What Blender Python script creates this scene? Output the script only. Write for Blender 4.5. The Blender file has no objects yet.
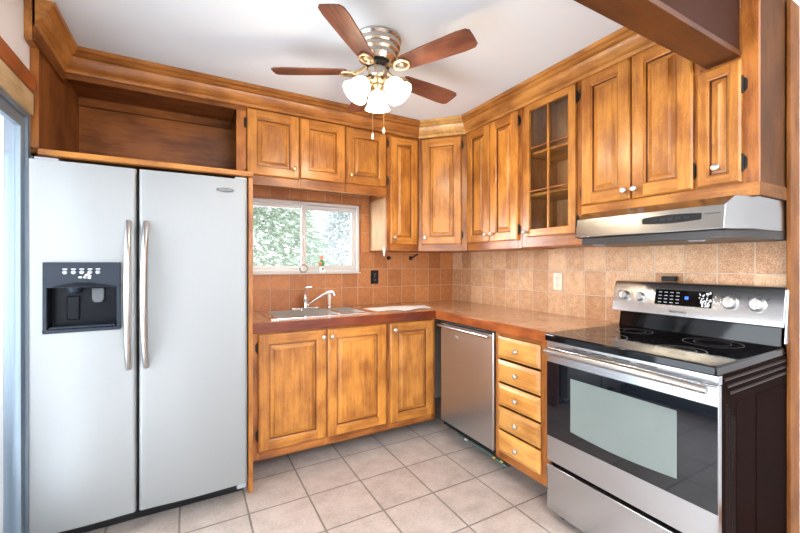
import bpy, bmesh, math, random
from mathutils import Vector, Matrix
random.seed(7)
sc = bpy.context.scene
COL = sc.collection
R = math.radians
# ------------------------------------------------------------------ camera, world, lights, exposure
cam_data = bpy.data.cameras.new('camera')
cam_data.lens = 378.77 / 800 * 36; cam_data.sensor_width = 36
cam_data.shift_y = -2.96 / 800; cam_data.clip_start = 0.05
cam = bpy.data.objects.new('camera', cam_data); COL.objects.link(cam)
cam.location = (-2.2254, -2.9423, 1.261); cam.rotation_euler = (R(90), 0, -0.5077)
sc.camera = cam
world = bpy.data.worlds.new('world'); sc.world = world; world.use_nodes = True
wn = world.node_tree.nodes; wl = world.node_tree.links
bgn = wn['Background']; bgn.inputs['Strength'].default_value = 2.2
tc = wn.new('ShaderNodeTexCoord'); sp = wn.new('ShaderNodeSeparateXYZ'); rp = wn.new('ShaderNodeValToRGB')
wl.new(tc.outputs['Generated'], sp.inputs[0]); wl.new(sp.outputs['Z'], rp.inputs[0]); wl.new(rp.outputs[0], bgn.inputs['Color'])
rp.color_ramp.elements[0].position = 0.0; rp.color_ramp.elements[0].color = (0.95, 0.97, 1, 1)
rp.color_ramp.elements[1].position = 0.6; rp.color_ramp.elements[1].color = (0.72, 0.84, 1, 1)

def area(name, loc, rot, sx, sy, power, color=(1, 1, 1), spread=180):
    d = bpy.data.lights.new(name, 'AREA'); d.shape = 'RECTANGLE'; d.size = sx; d.size_y = sy
    d.energy = power; d.color = color; d.spread = R(spread)
    o = bpy.data.objects.new(name, d); COL.objects.link(o); o.location = loc; o.rotation_euler = rot
    return o
# daylight at the three glazed openings (outside the panes) and the dining-room windows behind the camera
area('daylight_sliding_door', (-3.06, -1.85, 1.05), (0, R(-105), 0), 1.9, 1.6, 75, (0.84, 0.93, 1))
area('daylight_dining_window', (-1.35, -6.2, 1.45), (R(103), 0, 0), 2.6, 1.9, 90, (0.93, 0.97, 1))
area('daylight_sink_window', (-1.44, 0.75, 2.35), (R(-55), 0, 0), 1.1, 0.7, 15, (0.93, 0.97, 1))
def aim(o, tgt): o.rotation_euler = (Vector(tgt) - o.location).to_track_quat('-Z', 'Y').to_euler()
aim(area('daylight_sink_window_side', (-2.06, 0.45, 1.62), (0, 0, 0), 0.5, 0.5, 75, (0.93, 0.97, 1)), (-0.9, -0.2, 1.5))
# added fill behind the camera, thrown up at the ceiling; no fixture there
area('added_bounce_fill', (-1.5, -4.2, 1.75), (R(180), 0, 0), 0.9, 0.9, 185, (0.96, 0.98, 1))
vs = sc.view_settings
sc.display_settings.display_device = 'sRGB'
vs.view_transform = 'Standard'; vs.look = 'None'; vs.gamma = 1; vs.use_curve_mapping = False
vs.exposure = -0.05

# ------------------------------------------------------------------ materials
def new_mat(name):
    m = bpy.data.materials.new(name); m.use_nodes = True
    return m, m.node_tree, m.node_tree.nodes['Principled BSDF']
def plain(name, col, rough=0.5, metal=0.0, spec=0.5, coat=0.0, bump=0.0, bscale=60, emit=None, es=0, alpha=None, var=0.04):
    m, nt, b = new_mat(name); n = nt.nodes; l = nt.links
    b.inputs['Roughness'].default_value = rough; b.inputs['Metallic'].default_value = metal
    b.inputs['Specular IOR Level'].default_value = spec; b.inputs['Coat Weight'].default_value = coat
    b.inputs['Coat Roughness'].default_value = 0.15
    t = n.new('ShaderNodeTexCoord'); ns = n.new('ShaderNodeTexNoise'); ns.inputs['Scale'].default_value = bscale
    ns.inputs['Detail'].default_value = 3
    l.new(t.outputs['Object'], ns.inputs['Vector'])
    mx = n.new('ShaderNodeMix'); mx.data_type = 'RGBA'
    mx.inputs[6].default_value = (*[c * (1 - var) for c in col], 1); mx.inputs[7].default_value = (*[min(1, c * (1 + var)) for c in col], 1)
    l.new(ns.outputs['Fac'], mx.inputs[0]); l.new(mx.outputs[2], b.inputs['Base Color'])
    if bump:
        bp = n.new('ShaderNodeBump'); bp.inputs['Strength'].default_value = bump; bp.inputs['Distance'].default_value = 0.002
        l.new(ns.outputs['Fac'], bp.inputs['Height']); l.new(bp.outputs[0], b.inputs['Normal'])
    if emit:
        b.inputs['Emission Color'].default_value = (*emit, 1); b.inputs['Emission Strength'].default_value = es
    return m
def math_node(nt, op, a, bb=None, c=None):
    x = nt.nodes.new('ShaderNodeMath'); x.operation = op
    for i, v in enumerate((a, bb, c)):
        if v is None: continue
        if isinstance(v, (int, float)): x.inputs[i].default_value = v
        else: nt.links.new(v, x.inputs[i])
    return x.outputs[0]
def wood(name, light, dark, axis='z', rough=0.36, coat=0.18, scale=1.0, blotch=0.62, rvar=0.24, spec=0.4):
    """stained maple: long soft grain along the axis, cloudy blotches, a different cut on every object"""
    m, nt, b = new_mat(name); n = nt.nodes; l = nt.links
    t = n.new('ShaderNodeTexCoord'); oi = n.new('ShaderNodeObjectInfo')
    off = n.new('ShaderNodeVectorMath'); off.operation = 'ADD'
    cmb = n.new('ShaderNodeCombineXYZ')
    for i in range(3): l.new(math_node(nt, 'MULTIPLY', oi.outputs['Random'], 7.3 + 5 * i), cmb.inputs[i])
    l.new(t.outputs['Object'], off.inputs[0]); l.new(cmb.outputs[0], off.inputs[1])
    mp = n.new('ShaderNodeMapping'); s = [60 * scale] * 3; s['xyz'.index(axis)] = 4.5 * scale
    mp.inputs['Scale'].default_value = s; l.new(off.outputs[0], mp.inputs[0])
    g = n.new('ShaderNodeTexNoise'); g.inputs['Scale'].default_value = 1; g.inputs['Detail'].default_value = 6; g.inputs['Roughness'].default_value = 0.62; g.inputs['Distortion'].default_value = 0.6
    l.new(mp.outputs[0], g.inputs['Vector'])
    mp2 = n.new('ShaderNodeMapping'); s2 = [9 * scale] * 3; s2['xyz'.index(axis)] = 5 * scale
    mp2.inputs['Scale'].default_value = s2; l.new(off.outputs[0], mp2.inputs[0])
    c = n.new('ShaderNodeTexNoise'); c.inputs['Scale'].default_value = 1; c.inputs['Detail'].default_value = 4
    l.new(mp2.outputs[0], c.inputs['Vector'])
    f = math_node(nt, 'ADD', math_node(nt, 'MULTIPLY', g.outputs['Fac'], 1 - blotch), math_node(nt, 'MULTIPLY', c.outputs['Fac'], blotch))
    fk = n.new('ShaderNodeTexNoise'); fk.inputs['Scale'].default_value = 210 * scale; fk.inputs['Detail'].default_value = 2
    l.new(off.outputs[0], fk.inputs['Vector'])
    f = math_node(nt, 'ADD', f, math_node(nt, 'MULTIPLY', math_node(nt, 'SUBTRACT', fk.outputs['Fac'], 0.5), 0.16))
    r = n.new('ShaderNodeValToRGB'); l.new(f, r.inputs[0])
    e = r.color_ramp.elements; e[0].position = 0.39; e[0].color = (*dark, 1); e[1].position = 0.59; e[1].color = (*light, 1)
    hs = n.new('ShaderNodeHueSaturation'); l.new(r.outputs[0], hs.inputs['Color'])
    l.new(math_node(nt, 'ADD', math_node(nt, 'MULTIPLY', oi.outputs['Random'], rvar), 1 - rvar / 2), hs.inputs['Value'])
    l.new(hs.outputs[0], b.inputs['Base Color'])
    b.inputs['Roughness'].default_value = rough; b.inputs['Coat Weight'].default_value = coat; b.inputs['Coat Roughness'].default_value = 0.2
    b.inputs['Specular IOR Level'].default_value = spec if coat else 0.15
    bp = n.new('ShaderNodeBump'); bp.inputs['Strength'].default_value = 0.08; bp.inputs['Distance'].default_value = 0.002
    l.new(g.outputs['Fac'], bp.inputs['Height']); l.new(bp.outputs[0], b.inputs['Normal'])
    return m
def tile(name, ax, su, sv, ou, ov, grout, ca, cb, cg, rough=0.5, mott=14, bump=0.5, stagger=0.0, mix=0.55, speck=0.0, coat=0.0):
    m, nt, b = new_mat(name); n = nt.nodes; l = nt.links
    geo = n.new('ShaderNodeNewGeometry'); sx = n.new('ShaderNodeSeparateXYZ'); l.new(geo.outputs['Position'], sx.inputs[0])
    A = {'x': sx.outputs[0], 'y': sx.outputs[1], 'z': sx.outputs[2]}
    v = math_node(nt, 'DIVIDE', math_node(nt, 'SUBTRACT', A[ax[1]], ov), sv)
    iv = math_node(nt, 'FLOOR', v)
    u = math_node(nt, 'DIVIDE', math_node(nt, 'SUBTRACT', A[ax[0]], ou), su)
    if stagger: u = math_node(nt, 'ADD', u, math_node(nt, 'MULTIPLY', iv, stagger))
    iu = math_node(nt, 'FLOOR', u); fu = math_node(nt, 'FRACT', u); fv = math_node(nt, 'FRACT', v)
    eu = math_node(nt, 'MULTIPLY', math_node(nt, 'MINIMUM', fu, math_node(nt, 'SUBTRACT', 1.0, fu)), su)
    ev = math_node(nt, 'MULTIPLY', math_node(nt, 'MINIMUM', fv, math_node(nt, 'SUBTRACT', 1.0, fv)), sv)
    ns = n.new('ShaderNodeTexNoise'); ns.inputs['Scale'].default_value = mott; ns.inputs['Detail'].default_value = 7; ns.inputs['Roughness'].default_value = 0.62
    l.new(geo.outputs['Position'], ns.inputs['Vector'])
    ed = math_node(nt, 'ADD', math_node(nt, 'MINIMUM', eu, ev), math_node(nt, 'MULTIPLY', math_node(nt, 'SUBTRACT', ns.outputs['Fac'], 0.5), grout * 0.8))
    mr = n.new('ShaderNodeMapRange'); mr.interpolation_type = 'SMOOTHSTEP'
    mr.inputs['From Min'].default_value = grout * 0.75; mr.inputs['From Max'].default_value = grout * 1.5
    l.new(ed, mr.inputs['Value'])
    cm = n.new('ShaderNodeCombineXYZ'); l.new(iu, cm.inputs[0]); l.new(iv, cm.inputs[1])
    w = n.new('ShaderNodeTexWhiteNoise'); w.noise_dimensions = '2D'; l.new(cm.outputs[0], w.inputs['Vector'])
    st = n.new('ShaderNodeMapRange'); st.inputs['From Min'].default_value = 0.32; st.inputs['From Max'].default_value = 0.68; l.new(ns.outputs['Fac'], st.inputs['Value'])
    f = math_node(nt, 'ADD', math_node(nt, 'MULTIPLY', w.outputs['Value'], mix), math_node(nt, 'MULTIPLY', st.outputs[0], 1 - mix))
    if speck:
        n2 = n.new('ShaderNodeTexNoise'); n2.inputs['Scale'].default_value = mott * 9; n2.inputs['Detail'].default_value = 2
        l.new(geo.outputs['Position'], n2.inputs['Vector'])
        f = math_node(nt, 'ADD', f, math_node(nt, 'MULTIPLY', math_node(nt, 'SUBTRACT', n2.outputs['Fac'], 0.5), speck))
    c1 = n.new('ShaderNodeMix'); c1.data_type = 'RGBA'; c1.inputs[6].default_value = (*cb, 1); c1.inputs[7].default_value = (*ca, 1); l.new(f, c1.inputs[0])
    c2 = n.new('ShaderNodeMix'); c2.data_type = 'RGBA'; c2.inputs[6].default_value = (*cg, 1); l.new(mr.outputs[0], c2.inputs[0]); l.new(c1.outputs[2], c2.inputs[7])
    l.new(c2.outputs[2], b.inputs['Base Color'])
    b.inputs['Roughness'].default_value = rough; b.inputs['Coat Weight'].default_value = coat
    bp = n.new('ShaderNodeBump'); bp.inputs['Strength'].default_value = bump; bp.inputs['Distance'].default_value = 0.004
    l.new(math_node(nt, 'ADD', mr.outputs[0], math_node(nt, 'MULTIPLY', ns.outputs['Fac'], 0.35)), bp.inputs['Height']); l.new(bp.outputs[0], b.inputs['Normal'])
    return m
def brushed(name, col, rough=0.3, axis='z', metal=1.0, amt=0.06):
    m, nt, b = new_mat(name); n = nt.nodes; l = nt.links
    t = n.new('ShaderNodeTexCoord'); mp = n.new('ShaderNodeMapping'); s = [220] * 3; s['xyz'.index(axis)] = 3
    mp.inputs['Scale'].default_value = s; l.new(t.outputs['Object'], mp.inputs[0])
    g = n.new('ShaderNodeTexNoise'); g.inputs['Scale'].default_value = 1; g.inputs['Detail'].default_value = 3; l.new(mp.outputs[0], g.inputs['Vector'])
    mx = n.new('ShaderNodeMix'); mx.data_type = 'RGBA'
    mx.inputs[6].default_value = (*[c * (1 - amt) for c in col], 1); mx.inputs[7].default_value = (*[min(1, c * (1 + amt)) for c in col], 1)
    l.new(g.outputs['Fac'], mx.inputs[0]); l.new(mx.outputs[2], b.inputs['Base Color'])
    b.inputs['Metallic'].default_value = metal
    l.new(math_node(nt, 'ADD', math_node(nt, 'MULTIPLY', g.outputs['Fac'], 0.05), rough - 0.025), b.inputs['Roughness'])
    return m
def pane_mat(name, tint=(1, 1, 1), fac=0.08):
    m = bpy.data.materials.new(name); m.use_nodes = True; nt = m.node_tree; n = nt.nodes; l = nt.links
    n.remove(n['Principled BSDF'])
    tr = n.new('ShaderNodeBsdfTransparent'); tr.inputs[0].default_value = (*tint, 1)
    gl = n.new('ShaderNodeBsdfGlossy'); gl.inputs['Roughness'].default_value = 0.02
    fr = n.new('ShaderNodeFresnel'); fr.inputs[0].default_value = 1.35
    mx = n.new('ShaderNodeMixShader'); l.new(math_node(nt, 'MULTIPLY', fr.outputs[0], fac * 10), mx.inputs[0])
    l.new(tr.outputs[0], mx.inputs[1]); l.new(gl.outputs[0], mx.inputs[2]); l.new(mx.outputs[0], n['Material Output'].inputs[0])
    return m

HL, HD = (0.52, 0.208, 0.034), (0.26, 0.082, 0.010)
WZ = wood('honey_maple_upright', HL, HD, 'z')
WX = wood('honey_maple_across', HL, HD, 'x')
WY = wood('honey_maple_depthwise', HL, HD, 'y')
FL, FD = (0.38, 0.130, 0.024), (0.17, 0.044, 0.006)
FZ = wood('maple_frame_upright', FL, FD, 'z')
FX = wood('maple_frame_across', FL, FD, 'x')
FY = wood('maple_frame_depthwise', FL, FD, 'y')
GROOVE = wood('dark_groove_wood', (0.17, 0.045, 0.008), (0.08, 0.02, 0.004), 'z')  # darker wood tone for the rings in the panel grooves
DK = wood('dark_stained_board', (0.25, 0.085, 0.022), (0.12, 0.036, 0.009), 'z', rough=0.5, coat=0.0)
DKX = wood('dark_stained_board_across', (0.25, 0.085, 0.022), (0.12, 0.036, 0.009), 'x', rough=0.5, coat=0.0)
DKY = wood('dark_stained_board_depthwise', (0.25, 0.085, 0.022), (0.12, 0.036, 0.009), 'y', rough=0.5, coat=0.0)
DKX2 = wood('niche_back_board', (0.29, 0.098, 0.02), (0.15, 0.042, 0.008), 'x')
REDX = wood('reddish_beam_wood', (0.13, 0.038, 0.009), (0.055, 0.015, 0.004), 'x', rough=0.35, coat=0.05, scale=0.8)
REDY = wood('reddish_casing_wood', (0.36, 0.10, 0.026), (0.20, 0.05, 0.014), 'y', rough=0.3)
BLONDE = wood('raw_pine', (0.62, 0.45, 0.25), (0.45, 0.30, 0.15), 'y', rough=0.6, coat=0)
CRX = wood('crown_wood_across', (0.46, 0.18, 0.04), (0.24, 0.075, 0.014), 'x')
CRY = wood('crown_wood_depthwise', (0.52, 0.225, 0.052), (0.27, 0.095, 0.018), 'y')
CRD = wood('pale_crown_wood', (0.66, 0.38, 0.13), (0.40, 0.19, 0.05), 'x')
EDGE = wood('counter_edge_wood', (0.20, 0.040, 0.012), (0.10, 0.016, 0.006), 'x', rough=0.22)
EDGEY = wood('counter_edge_wood_depthwise', (0.30, 0.082, 0.02), (0.16, 0.036, 0.010), 'y', rough=0.22)
BLADE = wood('fan_blade_walnut', (0.20, 0.074, 0.044), (0.10, 0.034, 0.020), 'x', rough=0.5, coat=0.0, rvar=0.1)
BLADE_OAK = BLADE
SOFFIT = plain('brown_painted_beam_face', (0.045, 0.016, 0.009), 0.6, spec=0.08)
CEIL = plain('ceiling_white', (0.70, 0.742, 0.785), 0.9, var=0.01, bscale=4)
WALLP = plain('wall_pale_pink_white', (0.76, 0.71, 0.68), 0.85, var=0.01, bscale=4)
WALLG = plain('wall_grey_white', (0.66, 0.66, 0.67), 0.85, var=0.01, bscale=4)
FLOOR = tile('floor_tile', 'xy', 0.3035, 0.3035, -0.7494, -0.6027, 0.0042, (0.55, 0.47, 0.42), (0.345, 0.275, 0.235), (0.20, 0.17, 0.145), 0.32, 9, 0.35, mix=0.3, speck=0.9)
BT = dict(grout=0.0022, rough=0.5, mott=24, bump=0.7, mix=0.62, speck=2.2)
TILE_B = tile('terracotta_tile_back', 'xz', 0.1405, 0.1524, -0.012, 0.909, ca=(0.56, 0.225, 0.07), cb=(0.31, 0.098, 0.026), cg=(0.50, 0.31, 0.19), **BT)  # same tile as the side wall; this wall's shade is put into the colour
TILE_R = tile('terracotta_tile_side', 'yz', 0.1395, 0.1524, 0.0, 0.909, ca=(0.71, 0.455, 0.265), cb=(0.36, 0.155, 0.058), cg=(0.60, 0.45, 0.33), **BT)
CTOP = tile('counter_tile_laminate', 'xy', 0.152, 0.152, 0.0, 0.0, 0.0016, (0.60, 0.34, 0.185), (0.36, 0.165, 0.075), (0.50, 0.29, 0.18), 0.2, 26, 0.12, mix=0.45, speck=0.9, coat=0.3)
STEEL = brushed('fridge_steel', (0.288, 0.293, 0.294), 0.5, 'z', metal=0.6, amt=0.03)
STEELD = brushed('dishwasher_steel', (0.50, 0.50, 0.50), 0.32, 'z', metal=0.95, amt=0.04)
STEELX = brushed('range_steel', (0.53, 0.54, 0.56), 0.25, 'y')
STEELH = brushed('hood_steel', (0.38, 0.37, 0.36), 0.24, 'y', amt=0.04)
BASIN = plain('sink_basin_steel', (0.50, 0.49, 0.475), 0.42, 0.35)
END = wood('end_panel_stain', (0.125, 0.046, 0.013), (0.07, 0.025, 0.007), 'z', rough=0.55, coat=0.0)
ENDX = wood('end_panel_stain_across', (0.20, 0.080, 0.024), (0.10, 0.038, 0.011), 'x', rough=0.5, coat=0.0)
DRW = wood('drawer_maple', (0.60, 0.29, 0.075), (0.38, 0.15, 0.028), 'x')
INT = wood('cabinet_interior', (0.52, 0.27, 0.12), (0.36, 0.165, 0.065), 'z', coat=0)
PALE_END = wood('pale_end_wood', (0.46, 0.29, 0.17), (0.36, 0.215, 0.115), 'z', rough=0.5, coat=0)  # paler wood for the left side of the narrow wall cabinet
TRIM = wood('casing_stain', (0.30, 0.115, 0.03), (0.16, 0.055, 0.013), 'z', rough=0.5, coat=0.0)
PADDLE = plain('dispenser_paddle_grey', (0.10, 0.105, 0.11), 0.45, spec=0.2)
BADGE = plain('badge_metal', (0.085, 0.08, 0.078), 0.4, 0.3)
HOODDK = plain('hood_underside', (0.055, 0.048, 0.045), 0.4, 0.6)
NICKEL = plain('brushed_nickel', (0.58, 0.52, 0.46), 0.24, 1.0)
CHROME = plain('chrome', (0.80, 0.80, 0.81), 0.10, 1.0, var=0.01)
BRASS = plain('brass', (0.62, 0.47, 0.28), 0.28, 1.0)
SILVER = plain('silver_knob', (0.60, 0.59, 0.57), 0.28, 0.9)
HANDLE = plain('satin_handle', (0.50, 0.48, 0.465), 0.28, 1.0)
BLACK = plain('black_plastic', (0.008, 0.008, 0.009), 0.45, spec=0.25)
RIB = plain('range_side_rib', (0.010, 0.005, 0.004), 0.3, spec=0.2)
BLACKM = plain('black_iron', (0.018, 0.014, 0.011), 0.45, 0.4)
BLKGLASS = plain('black_glass', (0.004, 0.004, 0.005), 0.06, spec=0.32)
OVENGLASS = plain('oven_door_glass', (0.004, 0.005, 0.008), 0.03, spec=0.65)
OVENWIN = plain('oven_window', (0.16, 0.19, 0.178), 0.07, spec=0.6, var=0.12, bscale=5)  # pale base colour stands for the sliding door's reflection in the glass
SIDEBR = plain('range_side_enamel', (0.010, 0.0045, 0.0035), 0.6, spec=0.01)
DISP = plain('dispenser_slate', (0.018, 0.024, 0.036), 0.4, spec=0.2)
DISPD = plain('dispenser_cavity', (0.004, 0.005, 0.008), 0.3, spec=0.12)
LGREY = plain('light_grey_plastic', (0.33, 0.34, 0.36), 0.45)
WHITE = plain('white_plastic', (0.82, 0.82, 0.80), 0.4)
VINYL = plain('white_vinyl', (0.62, 0.59, 0.56), 0.4)
IVORY = plain('ivory_plastic', (0.66, 0.61, 0.49), 0.4)
PAPER = plain('white_paper', (0.86, 0.86, 0.85), 0.7)
GREYMETAL = plain('door_frame_metal', (0.26, 0.32, 0.38), 0.4, 0.5)
KICK = plain('toe_kick_dark', (0.035, 0.022, 0.016), 0.6)
DARKGAP = plain('dark_gap_board', (0.02, 0.016, 0.013), 0.7)
SHADE = plain('frosted_shade', (0.95, 0.93, 0.88), 0.4, emit=(1, 0.90, 0.74), es=5.0)
BULB = plain('lit_bulb', (1, 1, 1), 0.4, emit=(1, 0.86, 0.62), es=14)
PANE = pane_mat('window_glass', fac=0.035)
CABPANE = pane_mat('cabinet_glass', (0.97, 0.98, 0.97), 0.06)
ORANGE = plain('orange_paint', (0.75, 0.25, 0.08), 0.4)
GREEN = plain('green_paint', (0.10, 0.35, 0.16), 0.4)
SKIN = plain('peach_paint', (0.75, 0.48, 0.34), 0.4)
BLUE = plain('blue_display', (0.02, 0.08, 0.5), 0.3, emit=(0.05, 0.2, 1), es=1.2)
SNOW = plain('snow', (0.85, 0.88, 0.92), 0.9, var=0.05, bscale=1.5)
DECK = plain('snowy_deck_board', (0.60, 0.63, 0.66), 0.8, var=0.2, bscale=6)
RAILW = plain('grey_rail_wood', (0.34, 0.36, 0.38), 0.8, var=0.2)
BARK = plain('bark', (0.16, 0.12, 0.09), 0.9, var=0.3)
NEEDLE = plain('fir_needle', (0.70, 0.77, 0.62), 0.8, var=0.2, bscale=3)  # lightened green: the washed-out glare outdoors is put into the colour
NEEDLE2 = plain('haze_pale_needle', (0.74, 0.78, 0.74), 0.8, var=0.2, bscale=3)  # whiter still, with outdoor haze put into the needle colour
WIRE = plain('wire_grey', (0.25, 0.2, 0.16), 0.3, 0.8)
YEL = plain('yellow_connector', (0.8, 0.55, 0.08), 0.5)
TEAL = plain('teal_cable', (0.10, 0.22, 0.20), 0.5)

# ------------------------------------------------------------------ mesh helpers
class MB:
    def __init__(s): s.v = []; s.f = []; s.mi = []; s.mats = []; s.sm = []
    def m(s, mat):
        if mat not in s.mats: s.mats.append(mat)
        return s.mats.index(mat)
    def add(s, vs_, fs, mat, smooth=False):
        o = len(s.v); s.v += [tuple(v) for v in vs_]; k = s.m(mat)
        for f in fs: s.f.append([o + i for i in f]); s.mi.append(k); s.sm.append(smooth)
        return s
    def box(s, x0, x1, y0, y1, z0, z1, mat):
        if x0 > x1: x0, x1 = x1, x0
        if y0 > y1: y0, y1 = y1, y0
        if z0 > z1: z0, z1 = z1, z0
        return s.add([(x0, y0, z0), (x1, y0, z0), (x1, y1, z0), (x0, y1, z0), (x0, y0, z1), (x1, y0, z1), (x1, y1, z1), (x0, y1, z1)],
                     [(0, 3, 2, 1), (4, 5, 6, 7), (0, 1, 5, 4), (1, 2, 6, 5), (2, 3, 7, 6), (3, 0, 4, 7)], mat)
    def prism(s, pts, a0, a1, axis, mat, smooth=False):
        """pts: 2-D outline in the two other axes, in order (xyz minus axis), extruded along the axis"""
        n = len(pts); V = []
        for a in (a0, a1):
            for p, q in pts:
                V.append({'x': (a, p, q), 'y': (p, a, q), 'z': (p, q, a)}[axis])
        F = [tuple(range(n)), tuple(range(2 * n - 1, n - 1, -1))]
        s.add(V, F, mat)
        s.add(V, [(i, i + n, (i + 1) % n + n, (i + 1) % n) for i in range(n)], mat, smooth)
        return s
    def lathe(s, prof, o, axis, mat, n=24, smooth=True):
        """prof: list of (radius, distance along the axis from o)"""
        a = Vector(axis).normalized(); u = a.orthogonal().normalized(); w = a.cross(u); o = Vector(o); V = []; F = []
        for r, d in prof:
            for i in range(n):
                t = 2 * math.pi * i / n
                V.append(o + a * d + (u * math.cos(t) + w * math.sin(t)) * r)
        for j in range(len(prof) - 1):
            for i in range(n):
                F.append((j * n + i, j * n + (i + 1) % n, (j + 1) * n + (i + 1) % n, (j + 1) * n + i))
        s.add(V, F, mat, smooth)
        k = len(prof) - 1
        caps = []
        if prof[0][0] > 1e-5: caps.append(tuple(range(n - 1, -1, -1)))
        if prof[k][0] > 1e-5: caps.append(tuple(k * n + i for i in range(n)))
        if caps: s.add(V, caps, mat)
        return s
    def tube(s, pts, r, mat, n=10):
        pts = [Vector(p) for p in pts]; V = []; F = []; up = None
        for i, p in enumerate(pts):
            d = (pts[min(i + 1, len(pts) - 1)] - pts[max(i - 1, 0)]).normalized()
            up = d.orthogonal().normalized() if up is None else (up - d * up.dot(d)).normalized()
            w = d.cross(up); rr = r[i] if isinstance(r, (list, tuple)) else r
            for k in range(n):
                t = 2 * math.pi * k / n; V.append(p + (up * math.cos(t) + w * math.sin(t)) * rr)
        for j in range(len(pts) - 1):
            for k in range(n): F.append((j * n + k, j * n + (k + 1) % n, (j + 1) * n + (k + 1) % n, (j + 1) * n + k))
        s.add(V, F, mat, True)
        q = (len(pts) - 1) * n
        s.add(V, [tuple(range(n - 1, -1, -1)), tuple(q + k for k in range(n))], mat)
        return s
    def ball(s, o, r, mat, sx=1, sy=1, sz=1, n=16):
        prof = [(max(1e-6, r * math.sin(math.pi * i / n)), -r * math.cos(math.pi * i / n)) for i in range(n + 1)]
        k = MB(); k.lathe(prof, (0, 0, 0), (0, 0, 1), mat, n)
        return s.add([(o[0] + v[0] * sx, o[1] + v[1] * sy, o[2] + v[2] * sz) for v in k.v], k.f, mat, True)
FR = {}
def build(name, mb, parent=None, local=False, bevel=0, seg=2):
    me = bpy.data.meshes.new(name)
    V = mb.v
    if parent is not None and not local:
        M = FR.get(parent.name, Matrix.Identity(4)).inverted(); V = [M @ Vector(v) for v in V]
    me.from_pydata([tuple(v) for v in V], [], mb.f)
    for mt in mb.mats: me.materials.append(mt)
    for p, k, sm in zip(me.polygons, mb.mi, mb.sm): p.material_index = k; p.use_smooth = sm
    bm = bmesh.new(); bm.from_mesh(me)
    bmesh.ops.remove_doubles(bm, verts=bm.verts, dist=1e-6)
    bmesh.ops.recalc_face_normals(bm, faces=bm.faces); bm.to_mesh(me); bm.free()
    me.set_sharp_from_angle(angle=R(32))
    o = bpy.data.objects.new(name, me); COL.objects.link(o)
    if parent is not None:
        o.parent = parent; FR[o.name] = FR.get(parent.name, Matrix.Identity(4))
    if bevel:
        b = o.modifiers.new('bevel', 'BEVEL'); b.width = bevel; b.segments = seg; b.limit_method = 'ANGLE'; b.angle_limit = R(40)
    return o
def tag(o, label=None, cat=None, group=None, kind=None):
    for k, v in (('label', label), ('category', cat), ('group', group), ('kind', kind)):
        if v: o[k] = v
    return o
def thing(name, loc, rz, label, cat, group=None):
    o = bpy.data.objects.new(name, None); COL.objects.link(o); o.location = loc; o.rotation_euler = (0, 0, rz)
    o.empty_display_size = 0.1
    FR[o.name] = Matrix.Translation(loc) @ Matrix.Rotation(rz, 4, 'Z')
    return tag(o, label, cat, group)
def struct(name, mb, parent=None, bevel=0):
    o = build(name, mb, parent, bevel=bevel)
    if parent is None: o['kind'] = 'structure'
    return o
def cut(o, x0, x1, y0, y1, z0, z1):
    """opens a rectangular recess in a finished mesh (parent's frame)"""
    c = build('cutter', MB().box(x0, x1, y0, y1, z0, z1, BLACK))
    md = o.modifiers.new('cut', 'BOOLEAN'); md.object = c; md.operation = 'DIFFERENCE'; md.solver = 'EXACT'
    bpy.context.view_layer.update()
    me = bpy.data.meshes.new_from_object(o.evaluated_get(bpy.context.evaluated_depsgraph_get()))
    me.set_sharp_from_angle(angle=R(32)); o.modifiers.clear(); o.data = me
    bpy.data.objects.remove(c)

# ------------------------------------------------------------------ room
XL, XR, YF, ZC = -2.83, 0.0, -6.0, 2.385
struct('floor', MB().box(XL - .12, 0.20, YF - .12, 0.12, -0.1, 0.0, FLOOR))
struct('ceiling', MB().box(XL - .12, 0.20, YF - .12, 0.12, ZC, ZC + 0.1, CEIL))
def wall_holes(mb, axis, a0, a1, p0, p1, holes, mat, z0=0.0, z1=ZC):
    cuts = sorted(holes); x = a0
    def bx(u0, u1, q0, q1):
        if u1 - u0 < 1e-4 or q1 - q0 < 1e-4: return
        if axis == 'x': mb.box(u0, u1, p0, p1, q0, q1, mat)
        else: mb.box(p0, p1, u0, u1, q0, q1, mat)
    for (h0, h1, b, t) in cuts:
        bx(x, h0, z0, z1); bx(h0, h1, z0, b); bx(h0, h1, t, z1); x = h1
    bx(x, a1, z0, z1)
    return mb
WX0, WX1, WZ0, WZ1 = -1.89, -0.985, 1.188, 1.742
wall_back = struct('wall_back', wall_holes(MB(), 'x', XL, 0.12, 0.0, 0.12, [(WX0, WX1, WZ0, WZ1)], WALLP))
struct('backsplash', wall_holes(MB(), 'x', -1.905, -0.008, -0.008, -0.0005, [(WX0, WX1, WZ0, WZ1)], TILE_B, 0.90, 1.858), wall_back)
wall_right = struct('wall_right', MB().box(0.0, 0.12, -2.347, -0.001, 0, ZC, WALLG).box(0.035, 0.12, YF, -2.347, 0, ZC, WALLG))
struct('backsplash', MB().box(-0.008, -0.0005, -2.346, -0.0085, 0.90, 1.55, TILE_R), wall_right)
DY0, DY1, DZ1 = -2.62, -0.736, 1.90
wall_left = struct('wall_left', wall_holes(MB(), 'y', YF, 0.0, XL - .12, XL, [(DY0, DY1, 0.0, DZ1)], WALLP))
struct('wall_front', wall_holes(MB(), 'x', XL - .12, 0.12, YF - .12, YF, [(-2.6, -0.1, 0.5, 2.15)], WALLP))
w2 = struct('window_2', MB().box(-2.6, -0.1, -6.08, -6.03, 0.5, 0.56, VINYL).box(-2.6, -0.1, -6.08, -6.03, 2.09, 2.15, VINYL)
            .box(-2.6, -2.54, -6.08, -6.03, 0.56, 2.09, VINYL).box(-0.16, -0.1, -6.08, -6.03, 0.56, 2.09, VINYL).box(-1.38, -1.32, -6.08, -6.03, 0.56, 2.09, VINYL))
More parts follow.
